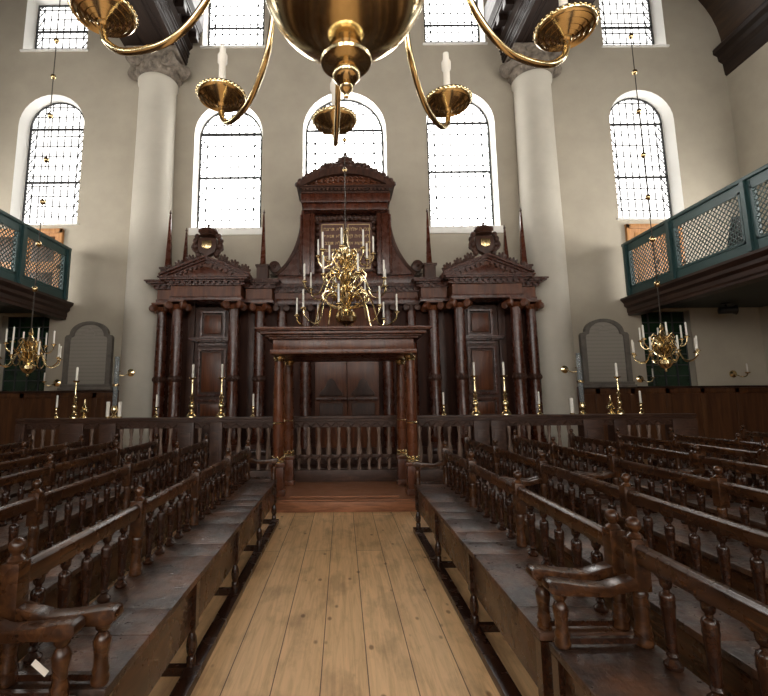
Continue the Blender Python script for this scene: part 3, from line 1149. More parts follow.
tall = candlestick(.74)
G1 = 'tall brass candlesticks on the balustrade'
put_on_rail(tall, 191.5, 'tall brass candlestick before the left ark door, farther from the canopy', 'candlestick', G1)
put_on_rail(copy_tree(tall), 221, 'tall brass candlestick before the left ark door, nearer the canopy', 'candlestick', G1)
put_on_rail(copy_tree(tall), 476, 'tall brass candlestick before the right ark door, nearer the canopy', 'candlestick', G1)
put_on_rail(copy_tree(tall), 506, 'tall brass candlestick before the right ark door, farther from the canopy', 'candlestick', G1)
t2 = candlestick(.70, .8)
put_on_rail(t2, 74, 'tall brass candlestick in front of the left memorial tablet', 'candlestick', G1)
put_on_rail(copy_tree(t2), 620.5, 'tall brass candlestick in front of the right memorial tablet', 'candlestick', G1)
G2 = 'small candlesticks on the balustrade'
sm = small_stick()
put_on_rail(sm, 156, 'small brass candlestick before the left edge of the ark', 'candlestick', G2)
for px, lab in ((253, 'small brass candlestick close to the left side of the canopy'), (444, 'small brass candlestick close to the right side of the canopy'),
                (540, 'small brass candlestick before the right edge of the ark'), (642, 'small brass candlestick furthest right on the balustrade, right of the finial'),
                (56, 'small brass candlestick furthest left on the balustrade')):
    put_on_rail(copy_tree(sm), px, lab, 'candlestick', G2)
fi = finial()
put_on_rail(fi, 84, 'squat brass finial beside the tall candlestick at the left memorial tablet', 'finial', 'brass finials')
put_on_rail(copy_tree(fi), 611.5, 'squat brass finial beside the tall candlestick at the right memorial tablet', 'finial', 'brass finials')


def pillar():
    root = empty('pillar_candle', (0, 0, 0))
    MB().lathe([(.045, 0), (.045, .02), (.03, .03)], n=16).build('saucer', M['brass'], root)
    MB().lathe([(.034, .02), (.034, .30), (.026, .31), (.006, .305)], n=16).build('wax', M['candle'], root)
    return root


pc = pillar()
put_on_rail(pc, 107.5, 'white pillar candle left of the left glass lamp', 'candle', 'pillar candles')
put_on_rail(copy_tree(pc), 119.5, 'white pillar candle right of the left glass lamp', 'candle', 'pillar candles')
put_on_rail(copy_tree(pc), 572.5, 'white pillar candle beside the right glass lamp', 'candle', 'pillar candles')


def tube_lamp():
    root = empty('glass_tube_lamp', (0, 0, 0))
    MB().lathe([(.075, 0), (.075, .02), (.05, .04), (.03, .07), (.06, .11), (.07, .15), (.055, .2), (.045, .23)], n=18).build('base', M['brass'], root)
    g = MB()
    g.lathe([(.042, .18), (.047, .4), (.047, .9), (.044, 1.18), (.040, 1.18), (.043, .9), (.043, .4), (.038, .18)], n=18, caps=False)
    g.build('glass_tube', M['glass'], root)
    MB().lathe([(.049, .60), (.06, .61), (.06, .64), (.049, .65)], n=18, caps=False).build('collar', M['brass_old'], root)
    return root


tl = tube_lamp()
put_on_rail(tl, 114, 'tall clear glass tube lamp on brass foot beside the left column', 'lamp', 'glass tube lamps')
put_on_rail(copy_tree(tl), 583, 'tall clear glass tube lamp on brass foot beside the right column', 'lamp', 'glass tube lamps')

# ------------------------------------------------------------------ sconces


def sconce(sx):
    root = empty('wall_sconce', (0, 0, 0))
    b_ = MB()
    b_.m = Matrix.Rotation(PI / 2, 4, 'X')
    b_.lathe([(.10, -.01), (.10, .015), (.06, .03), (.02, .05)], n=18)
    b_.build('backplate', M['brass'], root)
    MB().tube(bez([(0, -.03, 0), (sx * .10, -.16, -.08), (sx * .2, -.2, -.06), (sx * .24, -.2, .02)], 6), .013, 8).build('arm', M['brass'], root)
    MB().lathe([(.015, .0), (.06, .02), (.065, .04), (.02, .03)], sx * .24, -.2, 0, n=14).build('drip_pan', M['brass_old'], root)
    MB().lathe([(.017, .03), (.016, .27), (.008, .28)], sx * .24, -.2, 0, n=10).build('candle', M['candle'], root)
    return root


GS = 'brass wall sconces'
a = sconce(-1)
a.location = (-5.50 - .60 * math.sin(R(7)), 12.75 - .60 * math.cos(R(7)), 2.43)
tag(a, 'brass candle sconce on the left giant column', 'sconce', GS)
a.rotation_euler = (0, 0, R(-7))
b2 = sconce(1)
b2.location = (5.80 + .60 * math.sin(R(6)), 12.75 - .60 * math.cos(R(6)), 2.43)
tag(b2, 'brass candle sconce on the right giant column', 'sconce', GS)
b2.rotation_euler = (0, 0, R(6))
for px, py, lab in ((736, 374, 'brass candle sconce on the pale wall under the right balcony'), (643, 379, 'small sconce between the right memorial tablet and the dark window')):
    p_ = at(px, py, WY)
    o = copy_tree(b2)
    o.location = (p_.x - .1, WY - .02, p_.z)
    o.rotation_euler = (0, 0, 0)
    tag(o, lab, 'sconce', GS)
o = copy_tree(a)
p_ = at(54, 383, WY)
o.location = (p_.x + .1, WY - .02, p_.z)
o.rotation_euler = (0, 0, 0)
tag(o, 'small sconce between the left memorial tablet and the dark window', 'sconce', GS)
o = copy_tree(b2)
o.location = (XW - .02, 12.65, 2.40)
o.rotation_euler = (0, 0, R(-90))
tag(o, 'brass candle sconce on the right side wall at the corner', 'sconce', GS)

# ------------------------------------------------------------------ the ark
AX = .126
ark = empty('wooden_ark', (AX, 12.6, 0))
tag(ark, 'huge carved dark wooden ark with columns, pediments and obelisks against the back wall', 'ark')


def am():
    b_ = MB()
    b_.m = Matrix.Translation((0, -12.6, 0))
    return b_


def ent(mb, x0, x1, yf, zc, dent=True, yb=12.95):
    """cornice with dentils: zc is its underside; returns nothing"""
    for o_, a, b_ in ((.02, 0, .03), (.10, .085, .12), (.19, .12, .165), (.23, .165, .2)):
        mb.box(x0 - o_, x1 + o_, yf - o_, yb, zc + a, zc + b_)
    mb.box(x0, x1, yf, yb, zc + .03, zc + .085)
    if dent:
        n = max(2, int((x1 - x0) / .155))
        for k in range(n):
            x = x0 + (x1 - x0) * (k + .5) / n
            mb.box(x - .042, x + .042, yf - .075, yf, zc + .028, zc + .085)
        for sx in (x0, x1):
            m = max(1, int((yb - yf) / .155))
            for k in range(m):
                y = yf + (yb - yf) * (k + .5) / m
                mb.box(sx - .075, sx + .075, y - .042, y + .042, zc + .028, zc + .085)


YP, YW, YC = 11.68, 12.05, 12.40          # front of pavilions, wings, centre
zt = zz(284, YP)                           # underside of the pavilion cornice
za = zz(298.5, YP)                           # underside of the architrave
zf = zz(294.5, YP)
SH0 = .5                                   # foot of the columns

am().box(-5.1, 5.1, 10.3, 12.7, 0, .22).box(-5.1, 5.1, 10.9, 12.7, .22, .42).build('step', M['ark_dark'], ark, bevel=.01)  # dark steps added to cover the lit floor before the ark
# carcass
am().box(-4.98, 4.98, 12.62, 12.96, 0, za).build('carcass', M['ark_back'], ark)
for s in (-1, 1):
    # plinth
    am().box(*sorted((s * 1.95, s * 5.15)), 11.65, 12.7, 0, SH0 - .05).build('plinth', M['ark'], ark, bevel=.01)
    # entablature pieces: pavilion and the two wings
    for (x0, x1, yf, nm) in ((2.74, 4.62, YP, 'pavilion'), (1.98, 2.74, YW, 'wing'), (4.62, 5.12, YW, 'wing')):
        a, b_ = sorted((s * x0, s * x1))
        am().box(a, b_, yf + .04, 12.96, za, zf).build('architrave', M['ark'], ark, bevel=.008)
        am().box(a + .03, b_ - .03, yf + .06, 12.96, zf, zt).build('frieze', M['ark_panel'], ark)
        m_ = am()
        ent(m_, a, b_, yf, zt)
        m_.build('cornice', M['ark'], ark)
    # columns with capitals and rings
    for (x, y, r) in ((2.95, 11.86, .15), (4.43, 11.86, .15), (2.34, 12.22, .15), (4.97, 12.22, .15)):
        hh = za - .24
        cm_ = am()
        cm_.box(s * x - .2, s * x + .2, y - .2, y + .2, SH0 - .05, SH0 + .08)
        cm_.lathe([(.19, SH0 + .08), (.2, SH0 + .13), (.17, SH0 + .17), (.18, SH0 + .21), (r, SH0 + .25), (r, 2.0), (r * .98, 2.5), (r * .86, hh)], s * x, y, n=24)
        c0 = cm_.build('column', M['ark'], ark)
        rg = am()
        rg.lathe([(r * 1.0, 2.16), (r * 1.1, 2.18), (r * 1.1, 2.30), (r * 1.0, 2.32)], s * x, y, n=24)
        for q in range(12):
            an = 2 * PI * q / 12
            rg.ball((s * x + r * 1.06 * math.cos(an), y + r * 1.06 * math.sin(an), 2.24), .034, 6, sz=1.6)
        rg.build('carved_ring', M['ark_dark'], c0)
        cp_ = am()
        cp_.lathe([(r * .86, hh), (r * 1.0, hh + .03), (r * .95, hh + .05), (r * 1.15, hh + .13)], s * x, y, n=20)
        cp_.box(s * x - .22, s * x + .22, y - .22, y + .22, hh + .19, hh + .24)
        for vx in (-1, 1):
            for vy in (-1, 1):
                o_ = cp_.m.copy()
                cp_.m = o_ @ Matrix.Translation((s * x + vx * .19, y + vy * .17, hh + .10)) @ Matrix.Rotation(vx * vy * R(40), 4, 'Z') @ Matrix.Rotation(PI / 2, 4, 'X')
                cp_.lathe([(.06, -.07), (.10, -.06), (.10, .06), (.06, .07)], n=12)
                cp_.ball((0, 0, 0), .04, 8, sz=2)
                cp_.m = o_
        cp_.build('capital', M['ark_panel'], c0)
    # pilasters behind
    for x in (2.60, 3.06, 4.24):
        am().box(s * x - .09, s * x + .09, 12.4, 12.64, SH0, za).build('pilaster', M['ark_dark'], ark, bevel=.01)
    # door leaf between the pavilion columns
    def dpt(py, Y=12.5):
        return zz(py, Y, 210)
    dr = am()
    dr.box(*sorted((s * 3.16, s * 4.14)), 12.46, 12.62, SH0, za - .05)
    door = dr.build('door', M['ark_dark'], ark)
    for (x0, x1, z0, z1, nm) in ((3.38, 3.94, dpt(336), dpt(314), 'upper_panel'), (3.34, 3.98, dpt(394), dpt(351), 'tall_panel'), (3.34, 3.98, dpt(418), dpt(402), 'lower_panel')):
        a, b_ = sorted((s * x0, s * x1))
        fr = am()
        fr.prism([(a - .07, z0 - .07), (b_ + .07, z0 - .07), (b_ + .07, z1 + .07), (a - .07, z1 + .07)], 'y', 12.40, 12.46, [[(a, z0), (b_, z0), (b_, z1), (a, z1)]])
        f0 = fr.build('panel_frame', M['ark'], door, bevel=.012, smooth=False)
        am().box(a + .05, b_ - .05, 12.42, 12.47, z0 + .05, z1 - .05).build('panel', M['ark_panel'], door, bevel=.02)
    m_ = am()
    ent(m_, *sorted((s * 3.28, s * 4.02)), 12.42, dpt(346), False, 12.5)
    m_.build('door_cornice', M['ark'], door)
    # pediment
    zp = zt + .2
    cxp, hw, ap_ = s * 3.67, 1.04, zz(259, YP) - zp
    tp = am()
    tp.prism([(cxp - hw, zp), (cxp + hw, zp), (cxp, zp + ap_ - .05)], 'y', YP + .02, 12.9)
    ped = tp.build('pediment', M['ark_panel'], ark)
    rk = am()
    for d in (-1, 1):
        def slope(q, off, d=d):
            return (cxp + d * hw * 1.12 * q, zp + .02 + ap_ * (1 - q) + off)
        ang = math.atan2(ap_, hw * 1.12)
        for (lo, hi, yf) in ((-.09, -.04, YP - .04), (-.04, .01, YP - .12), (.01, .06, YP - .2)):
            pa, pb = slope(0, 0), slope(1, 0)
            rk.prism([(pa[0], pa[1] + lo), (pb[0], pb[1] + lo), (pb[0], pb[1] + hi), (pa[0], pa[1] + hi)], 'y', yf, 12.9)
        for q in range(1, 9):
            c0 = slope(q / 9, -.13)
            o_ = rk.m.copy()
            rk.m = o_ @ Matrix.Translation((c0[0], YP - .02, c0[1])) @ Matrix.Rotation(d * ang, 4, 'Y')
            rk.box(-.035, .035, -.05, .06, -.035, .035)
            rk.m = o_
    rk.build('raking_cornice', M['ark'], ped)
    it_ = am()
    it_.prism([(cxp - hw * .62, zp + .03), (cxp + hw * .62, zp + .03), (cxp, zp + ap_ * .62)], 'y', YP - .03, YP + .03)
    it_.build('pediment_field', M['ark'], ped, bevel=.012)
    # leafy carving down both slopes
    for d in (-1, 1):
        lf = am()
        for q, (u, h_) in enumerate(((.36, .21), (.60, .19), (.84, .18))):
            x = cxp + d * hw * 1.12 * u
            z = zp + ap_ * (1 - u) + .08
            for j in range(6):
                an = PI * (j + .5) / 6
                tip = (x + .19 * math.cos(an), YP + .05, z + h_ * 1.25 * math.sin(an))
                lf.tube([(x, YP + .1, z), ((x + tip[0]) / 2, YP + .06, (z + tip[2]) / 2), tip], [.05, .06, .022], 8)
            lf.ball((x, YP + .06, z + .05), .075, 10)
            lf.tube(bez([(x - .16, YP + .05, z - .02), (x, YP + .0, z + .06), (x + .16, YP + .05, z - .06)], 4), .032, 6)
        lf.build('leaf_carving', M['ark_dark'], ped)
    # crest: crowned shield with mantling
    zc0 = zz(257, YP)
    zc1 = zz(221, YP)
    Hc = zc1 - zc0
    cr0 = am()
    shp = [(-.24, .30), (-.20, .16), (0, .04), (.20, .16), (.24, .30), (.22, .52), (-.22, .52)]
    cr0.prism([(cxp + x * 1.05, zc0 + z * Hc * 1.1) for x, z in shp], 'y', YP - .0, YP + .2)
    crest = cr0.build('crest', M['ark_dark'], ark, bevel=.03)
    fc = am()
    fc.prism([(cxp + x * .55, zc0 + .16 + z * Hc * .52 + .05) for x, z in shp], 'y', YP - .03, YP + .02)
    fc.build('gilt_shield', M['brass_old'], crest, bevel=.015)
    kn = am()
    kn.lathe([(.17, 0), (.23, .03), (.19, .06), (.26, .14), (.25, .20), (.16, .24), (.04, .26), (.035, .30), (.05, .33), (.02, .38)], cxp, YP + .1, zc0 + Hc * .60, n=16)
    kn.build('crown', M['ark_dark'], crest)
    for d in (-1, 1):
        mt = am()
        for (u, v, r) in ((.27, .22, .08), (.31, .36, .085), (.33, .50, .08), (.29, .62, .075), (.24, .12, .08), (.36, .28, .06)):
            mt.ball((cxp + d * u, YP + .1, zc0 + v * Hc), r, 10, sy=1.1, sz=1.2)
        mt.tube(bez([(cxp + d * .22, YP + .05, zc0 + .1), (cxp + d * .4, YP + .05, zc0 + .3), (cxp + d * .3, YP + .05, zc0 + .52), (cxp + d * .22, YP + .05, zc0 + .66)], 5), .03, 6)
        mt.build('mantling', M['ark_dark'], crest)
    # obelisks: front outer, inner by the centre, rear one behind the pediment
    for (hpx, pyt, pyb, Y, w) in ((177.6, 210.5, 267, 12.2, .13), (82.8, 210.5, 265, 12.2, .13), (160.5, 228, 262, 12.75, .11)):
        x = s * (at(346.6 + hpx, 260, Y).x - at(346.6, 260, Y).x)
        ztp, zb = zz(pyt, Y), zz(pyb, Y)
        ob = am()
        ob.lathe([(w * 1.0, zb), (w * .75, zb + .06), (.028, ztp - .12), (.028, ztp - .1)], x, Y, n=4, rot=PI / 4)
        o0 = ob.build('obelisk', M['ark'], ark)
        fb = am()
        fb.ball((x, Y, ztp - .04), .035, 10)
        fb.lathe([(.015, ztp - .1), (.015, ztp + .02), (.004, ztp + .05)], x, Y, n=8)
        fb.build('finial', M['ark_dark'], o0)
        bs = am()
        zlow = zt + .2 if Y < 12.5 else zt + .15
        bs.box(x - w * 1.15, x + w * 1.15, Y - w * 1.15, Y + w * 1.15, zlow, zb)
        bs.box(x - w * 1.4, x + w * 1.4, Y - w * 1.4, Y + w * 1.4, zb - .06, zb - .01)
        bs.box(x - w * 1.4, x + w * 1.4, Y - w * 1.4, Y + w * 1.4, zlow, zlow + .06)
        bs.build('pedestal', M['ark_dark'], o0)
    # scroll console leading up to the attic
    Y = 12.55
    ctl = [(270, 275), (277, 275), (284, 269), (290, 261), (295.5, 251), (299.5, 240), (302, 228), (303.5, 213)]
    pts = [(s * -(at(px, py, Y).x - AX), zz(py, Y, 300)) for px, py in ctl]
    xin = s * 1.10
    base = zz(277, Y, 300)
    cs = am()
    poly = [(xin, base)] + [pts[0]] + pts[1:] + [(xin, pts[-1][1])]
    cs.prism(poly, 'y', Y - .12, Y + .25)
    con = cs.build('scroll_console', M['ark'], ark, smooth=False)
    ed = am()
    ed.tube([(q.x, Y - .12, q.y) for q in bez([(p_[0], p_[1], 0) for p_ in pts[1:]], 4)], .05, 8)
    for q in bez([(p_[0], p_[1], 0) for p_ in pts[1:]], 3)[::1]:
        ed.ball((q.x, Y - .06, q.y + .02), .06, 6)
    ed.build('carved_edge', M['ark_dark'], con)
    vl = am()
    vx, vz = s * -(at(275.5, 268.5, Y).x - AX), zz(268.5, Y, 275)
    o_ = vl.m.copy()
    vl.m = o_ @ Matrix.Translation((vx, Y, vz)) @ Matrix.Rotation(PI / 2, 4, 'X')
    vl.lathe([(.07, -.22), (.16, -.2), (.16, .2), (.07, .22)], n=18)
    vl.ball((0, 0, .2), .07, 10)
    vl.lathe([(.11, .2), (.13, .225), (.11, .235)], n=16)
    vl.build('volute', M['ark_dark'], con)

# centre: entablature, columns and doors
zc_, zfc, zac = zz(292, YC), zz(298, YC), zz(304, YC)
am().box(-1.98, 1.98, YC + .03, 12.96, zac, zfc).build('architrave', M['ark'], ark, bevel=.008)
am().box(-1.98, 1.98, YC + .06, 12.96, zfc, zc_).build('frieze', M['ark_panel'], ark)
m_ = am()
ent(m_, -1.98, 1.98, YC, zc_)
m_.build('cornice', M['ark'], ark)
am().box(-1.9, 1.9, 12.5, 12.9, zc_ + .2, zz(272, 12.5)).build('attic_base', M['ark'], ark, bevel=.01)
for s in (-1, 1):
    for x in (1.12, 1.78):
        cm_ = am()
        cm_.lathe([(.17, .3), (.15, .4), (.15, 2.2), (.13, zac - .2)], s * x, 12.48, n=22)
        c0 = cm_.build('column' if x < 1.5 else 'pilaster', M['ark'], ark)
        cp_ = am()
        cp_.box(s * x - .19, s * x + .19, 12.3, 12.64, zac - .05, zac)
        for vx in (-1, 1):
            o_ = cp_.m.copy()
            cp_.m = o_ @ Matrix.Translation((s * x + vx * .15, 12.38, zac - .12)) @ Matrix.Rotation(PI / 2, 4, 'X')
            cp_.lathe([(.05, -.1), (.085, -.09), (.085, .09), (.05, .1)], n=12)
            cp_.m = o_
        cp_.lathe([(.13, zac - .2), (.16, zac - .05)], s * x, 12.48, n=18)
        cp_.build('capital', M['ark_dark'], c0)
    a, b_ = sorted((s * .01, s * .86))
    dd = am().box(a, b_, 12.50, 12.60, .3, zac - .1).build('door', M['ark_panel'], ark, bevel=.006)
    zq = [zz(q, 12.5) for q in (378, 396, 399, 403, 420)]
    xa, xb = sorted((s * .12, s * .74))
    xm = (xa + xb) / 2
    pd = am()
    pd.prism([(xa, zq[1]), (xb, zq[1]), (xb, zq[1] + .08), (xm + .16, zq[1] + .24), (xm + .1, zq[0] - .08), (xm, zq[0]), (xm - .1, zq[0] - .08), (xm - .16, zq[1] + .24), (xa, zq[1] + .08)], 'y', 12.43, 12.5)
    pd.build('door_pediment', M['ark_dark'], dd, bevel=.015)
    am().box(xa - .1, xb + .1, 12.40, 12.5, zq[2] - .04, zq[2] + .04).build('door_moulding', M['ark'], dd, bevel=.012)
    am().box(xa, xb, 12.45, 12.5, zq[4], zq[3]).build('carved_panel', M['ark_dark'], dd, bevel=.03)
am().box(-.95, .95, 12.54, 12.64, 3.35, 3.45).build('door_head', M['ark'], ark, bevel=.01)

# attic with the decalogue
YA = 12.30
z_b = zz(272, YA)
z_c0, z_c1 = zz(215, YA), zz(207, YA)
z_ct, z_ar = zz(197, YA), zz(188, YA)
z_top = zz(175.5, YA)
am().box(-1.2, 1.2, 12.55, 12.95, z_b - .1, z_ar).build('attic_wall', M['ark'], ark)
for s in (-1, 1):
    for x, w in ((1.10, .10), (.93, .06)):
        am().box(s * x - w, s * x + w, 12.32, 12.6, z_b - .05, z_c0 + .15).build('attic_pier', M['ark'], ark, bevel=.012)
    pil = am()
    pil.lathe([(.055, z_b), (.05, z_c0 + .05)], s * 1.24, 12.42, n=14)
    pil.build('attic_shaft', M['ark'], ark)
h = am()
h.box(-1.22, 1.22, 11.95, 12.9, z_c1, z_ct - .05)
h.box(-1.16, 1.16, 12.06, 12.9, z_c0 + .06, z_c1)
hd = h.build('attic_architrave', M['ark'], ark, bevel=.012)
h = am()
for o_, a, b_ in ((.0, -.05, .0), (.06, .06, .10), (.10, .10, .14)):
    h.box(-1.21 - o_, 1.21 + o_, 11.93 - o_, 12.9, z_ct + a, z_ct + b_)
for k in range(22):
    x = -1.19 + 2.38 * (k + .5) / 22
    h.box(x - .035, x + .035, 11.87, 11.95, z_ct, z_ct + .06)
h.box(-1.19, 1.19, 11.95, 12.9, z_ct, z_ct + .06)
h.build('attic_cornice', M['ark_dark'], ark)


def arc(hw, z0, rise, n=18):
    rr = (hw * hw + rise * rise) / (2 * rise)
    a0 = math.asin(min(1, hw / rr))
    return [(rr * math.sin(a0 - 2 * a0 * k / n), z0 + rise - rr + rr * math.cos(a0 - 2 * a0 * k / n)) for k in range(n + 1)]


zb0 = z_ct + .14
rise = z_top - zb0
am().prism(arc(1.22, zb0, rise - .1), 'y', 12.0, 12.85).build('arched_pediment', M['ark_panel'], ark, smooth=False)
h = am()
oa = arc(1.34, zb0 - .02, rise + .04)
ia = arc(1.17, zb0 - .02, rise - .16)
h.prism(oa + ia[::-1], 'y', 11.82, 12.85)
ac = h.build('arched_cornice', M['ark_dark'], ark, smooth=False)
h = am()
for k, (x, z) in enumerate(arc(1.32, zb0, rise + .05, 24)):
    h.ball((x, 11.9, z + .04), .075 + .02 * (k % 2), 8)
for d in (-1, 1):
    for q in range(5):
        h.ball((d * (.35 + .07 * q), 11.95, z_top + .14 - .02 * q), .08, 8)
h.build('leaf_edging', M['ark_dark'], ac)
h = am()
rnd = random.Random(3)
for d in (-1, 1):
    for q in range(7):
        x = d * (.12 + .15 * q)
        zc = zb0 + .1 + (rise - .3) * (1 - (abs(x) / 1.3) ** 2) * .5
        h.tube(bez([(x - .08, 11.98, zc - .07), (x - .03, 11.95, zc + .08), (x + .07, 11.95, zc + .04), (x + .03, 11.96, zc - .05)], 4), .026, 6)
        h.ball((x, 11.98, zc), .05, 8)
h.build('carved_relief', M['ark_panel'], ac)
h = am()
zt0 = z_top + .02
for (u, w, hh_) in ((0, .42, .12), (.10, .30, .10), (.18, .22, .12)):
    h.box(-w, w, 12.0 - .0, 12.3, zt0 + u, zt0 + u + hh_)
cf = h.build('crowning_base', M['ark_dark'], ark, bevel=.03)
h = am()
h.lathe([(.20, .0), (.24, .06), (.22, .14), (.15, .22), (.06, .26), (.05, .30)], 0, 12.1, zz(166, 12.1), n=18)
for d in (-1, 1):
    for (u, v, r) in ((.22, .05, .07), (.2, -.04, .08), (.30, -.12, .08), (.16, .18, .06)):
        h.ball((d * u, 12.05, zz(166, 12.1) + v), r, 8)
h.ball((0, 12.1, zz(156, 12.1)), .07, 10)
h.build('crown', M['ark_dark'], cf)
# inner frame and tablet
bz0, bz1 = zz(271, 12.5), zz(223, 12.5)
dec = am().box(-.74, .74, 12.47, 12.56, bz0, bz1).build('decalogue_board', wood('decalogue_board_wood', (.06, .022, .016), (.09, .035, .026), (.13, .055, .04), .4, bump=.03), ark)
h = am()
for d in (-1, 1):
    for k in range(9):
        z = bz0 + (bz1 - bz0) * k / 8
        h.ball((d * .80, 12.46, z), .07 + .015 * (k % 2), 8)
for k in range(15):
    x = -.84 + 1.68 * k / 14
    h.ball((x, 12.44, bz1 + .10 + .05 * math.cos(x * 3)), .075, 8)
    h.tube(bez([(x - .06, 12.42, bz1 + .05), (x, 12.40, bz1 + .15), (x + .07, 12.42, bz1 + .07)], 4), .022, 6)
h.build('carved_frame', M['ark_dark'], ark)


def text_part(body, x, z, size):
    cu = bpy.data.curves.new('gilt_lettering', 'FONT')
    cu.body = body[::-1]
    cu.align_x = 'CENTER'
    cu.size = size
    cu.extrude = .004
    cu.resolution_u = 2
    cu.materials.append(M['gold'])
    tmp = bpy.data.objects.new('gilt_lettering', cu)
    me = bpy.data.meshes.new_from_object(tmp)
    bpy.data.objects.remove(tmp)
    o = bpy.data.objects.new('gilt_lettering', me)
    col.objects.link(o)
    o.parent = dec
    o.location = (x, 12.46 - 12.6, z)
    o.rotation_euler = (PI / 2, 0, 0)
    return o


h = am()
for d in (-1, 1):
    h.prism([(d * .06, bz0 + .06), (d * .68, bz0 + .06), (d * .68, bz1 - .05), (d * .06, bz1 - .05)], 'y', 12.455, 12.475, [[(d * .075, bz0 + .075), (d * .665, bz0 + .075), (d * .665, bz1 - .065), (d * .075, bz1 - .065)]])
h.build('gilt_border', M['gold'], dec, smooth=False)
right = ['אנכי ה אלהיך', 'לא יהיה לך', 'לא תשא את', 'זכור את יום', 'כבד את אביך']
left = ['לא תרצח', 'לא תנאף', 'לא תגנב', 'לא תענה', 'לא תחמד']
for lines, x in ((right, .37), (left, -.37)):
    for k, t_ in enumerate(lines):
        text_part(t_, x, bz1 - .24 - k * .205, .135)

# ------------------------------------------------------------------ chandeliers


def arm_part(root, ang, path, r, pan_r, cup, candle_h, candle_r, mat=None, electric=False, n=6, seg=7):
    """path: (radius, z) points in the arm's own plane; the last one carries the pan."""
    d = Vector((math.sin(ang), math.cos(ang), 0))
    P = bez([(d.x * q, d.y * q, z) for q, z in path], seg)
    a = MB().tube(P, r, n).build('arm', mat or M['brass'], root)
    e = P[-1]
    if pan_r > .09:
        prof = [(r * 1.2, 0), (r * 1.5, .006), (.024, .014), (.031, .011), (.043, .021), (.047, .018), (.060, .029), (.066, .025), (.082, .038), (.089, .033), (.103, .046),
                (.109, .043), (.117, .052), (.120, .062), (.117, .072), (.108, .072), (.06, .058), (.03, .058), (.022, .075), (.026, .09), (.020, .10), (.022, .125), (.028, .135), (.022, .138)]
    else:
        prof = [(r * 1.2, 0), (pan_r * .3, cup * .25), (pan_r * .62, cup * .38), (pan_r * .7, cup * .55), (pan_r * .95, cup * .68), (pan_r, cup * .85), (pan_r * .97, cup), (pan_r * .6, cup * .8), (candle_r * 1.6, cup * .8),
                (candle_r * 1.3, cup * 1.1), (candle_r * 1.8, cup * 1.5), (candle_r * 1.5, cup * 1.6)]
    pan = MB()
    pan.lathe(prof, e.x, e.y, e.z, n=32 if pan_r > .09 else 12)
    if pan_r > .09:
        for q in range(36):
            an_ = 2 * PI * q / 36
            pan.ball((e.x + .117 * math.cos(an_), e.y + .117 * math.sin(an_), e.z + .064), .0075, 6)
    pan.build('drip_pan', M['brass'] if pan_r > .09 else M['brass_old'], a)
    z0 = e.z + cup * 1.2
    if electric:
        c = MB().lathe([(candle_r, z0), (candle_r * .95, z0 + candle_h * .58), (candle_r * 1.35, z0 + candle_h * .62), (candle_r * 1.4, z0 + candle_h * .78), (candle_r * .9, z0 + candle_h * .86), (candle_r * .85, z0 + candle_h)], e.x, e.y, 0, n=14)
    else:
        c = MB().lathe([(candle_r, z0), (candle_r * .92, z0 + candle_h - .012), (candle_r * .4, z0 + candle_h)], e.x, e.y, 0, n=8)
    c.build('candle', M['candle'], a)
    return a


def chain(root, z0, z1, beads, r=.009, br=.05):
    MB().lathe([(r, z0), (r, z1)], n=6).build('chain', M['chain'], root)
    for z in beads:
        MB().ball((0, 0, z), br, 12, sz=1.15).build('chain_ball', M['brass_old'], root)


# the great near chandelier
big = empty('brass_chandelier', (.02, 1.34, 3.15))
tag(big, 'large brass chandelier with huge polished globe hanging close overhead', 'chandelier')
SR, SZ = .28, -.05
b_ = MB()
b_.ball((0, 0, SZ), SR, 72)
b_.build('globe', M['brass'], big)
zl = -.33
MB().lathe([(.052, zl + .05), (.060, zl + .035), (.059, zl + .02), (.050, zl + .012), (.054, zl - .008), (.046, zl - .018), (.050, zl - .03), (.074, zl - .038), (.083, zl - .047), (.080, zl - .056), (.066, zl - .064), (.044, zl - .066),
            (.036, zl - .072), (.045, zl - .088), (.044, zl - .104), (.030, zl - .12), (.016, zl - .126), (.022, zl - .138), (.019, zl - .15), (.009, zl - .16), (.007, zl - .172)], n=40).build('lower_finial', M['brass'], big)
MB().lathe([(.09, SZ + SR - .02), (.10, SZ + SR), (.06, SZ + SR + .04), (.05, SZ + SR + .10), (.13, SZ + SR + .16), (.15, SZ + SR + .24), (.06, SZ + SR + .32), (.03, SZ + SR + .55)], n=28).build('upper_stem', M['brass'], big)
for k in range(10):
    arm_part(big, R(-3 + 36 * k), [(.12, .40), (.30, .42), (.42, .31), (.465, .15), (.50, .01), (.57, -.09), (.66, -.15), (.76, -.165), (.865, -.15), (.937, -.10), (.963, -.05), (.966, -.02)], .0135, .117, .08, .235, .0175, electric=True, n=12, seg=5)
chain(big, SZ + SR + .5, 14.5, [4.2], .014, .06)

# the three-tier chandelier above the canopy
mc = empty('tiered_brass_chandelier', (at(346, 300, 9.6).x, 9.6, 0))
tag(mc, 'three-tier brass chandelier with white candles hanging before the ark', 'chandelier')
Zy = lambda py: zz(py, 9.6, 346)
zb = Zy(325)
MB().lathe([(.01, zb - .05), (.06, zb), (.20, zb + .06), (.24, zb + .16), (.20, zb + .26), (.08, zb + .32), (.10, zb + .38), (.06, zb + .42), (.12, zb + .55), (.16, zb + .68), (.10, zb + .8), (.06, zb + .86), (.12, zb + .94),
            (.15, zb + 1.04), (.1, zb + 1.14), (.05, zb + 1.2), (.1, zb + 1.3), (.13, zb + 1.4), (.09, zb + 1.5), (.045, zb + 1.56), (.07, zb + 1.64), (.08, zb + 1.72), (.04, zb + 1.8), (.05, zb + 1.9), (.02, zb + 2.0), (.05, zb + 2.06), (.015, zb + 2.12)], n=20).build('stem', M['brass'], mc)
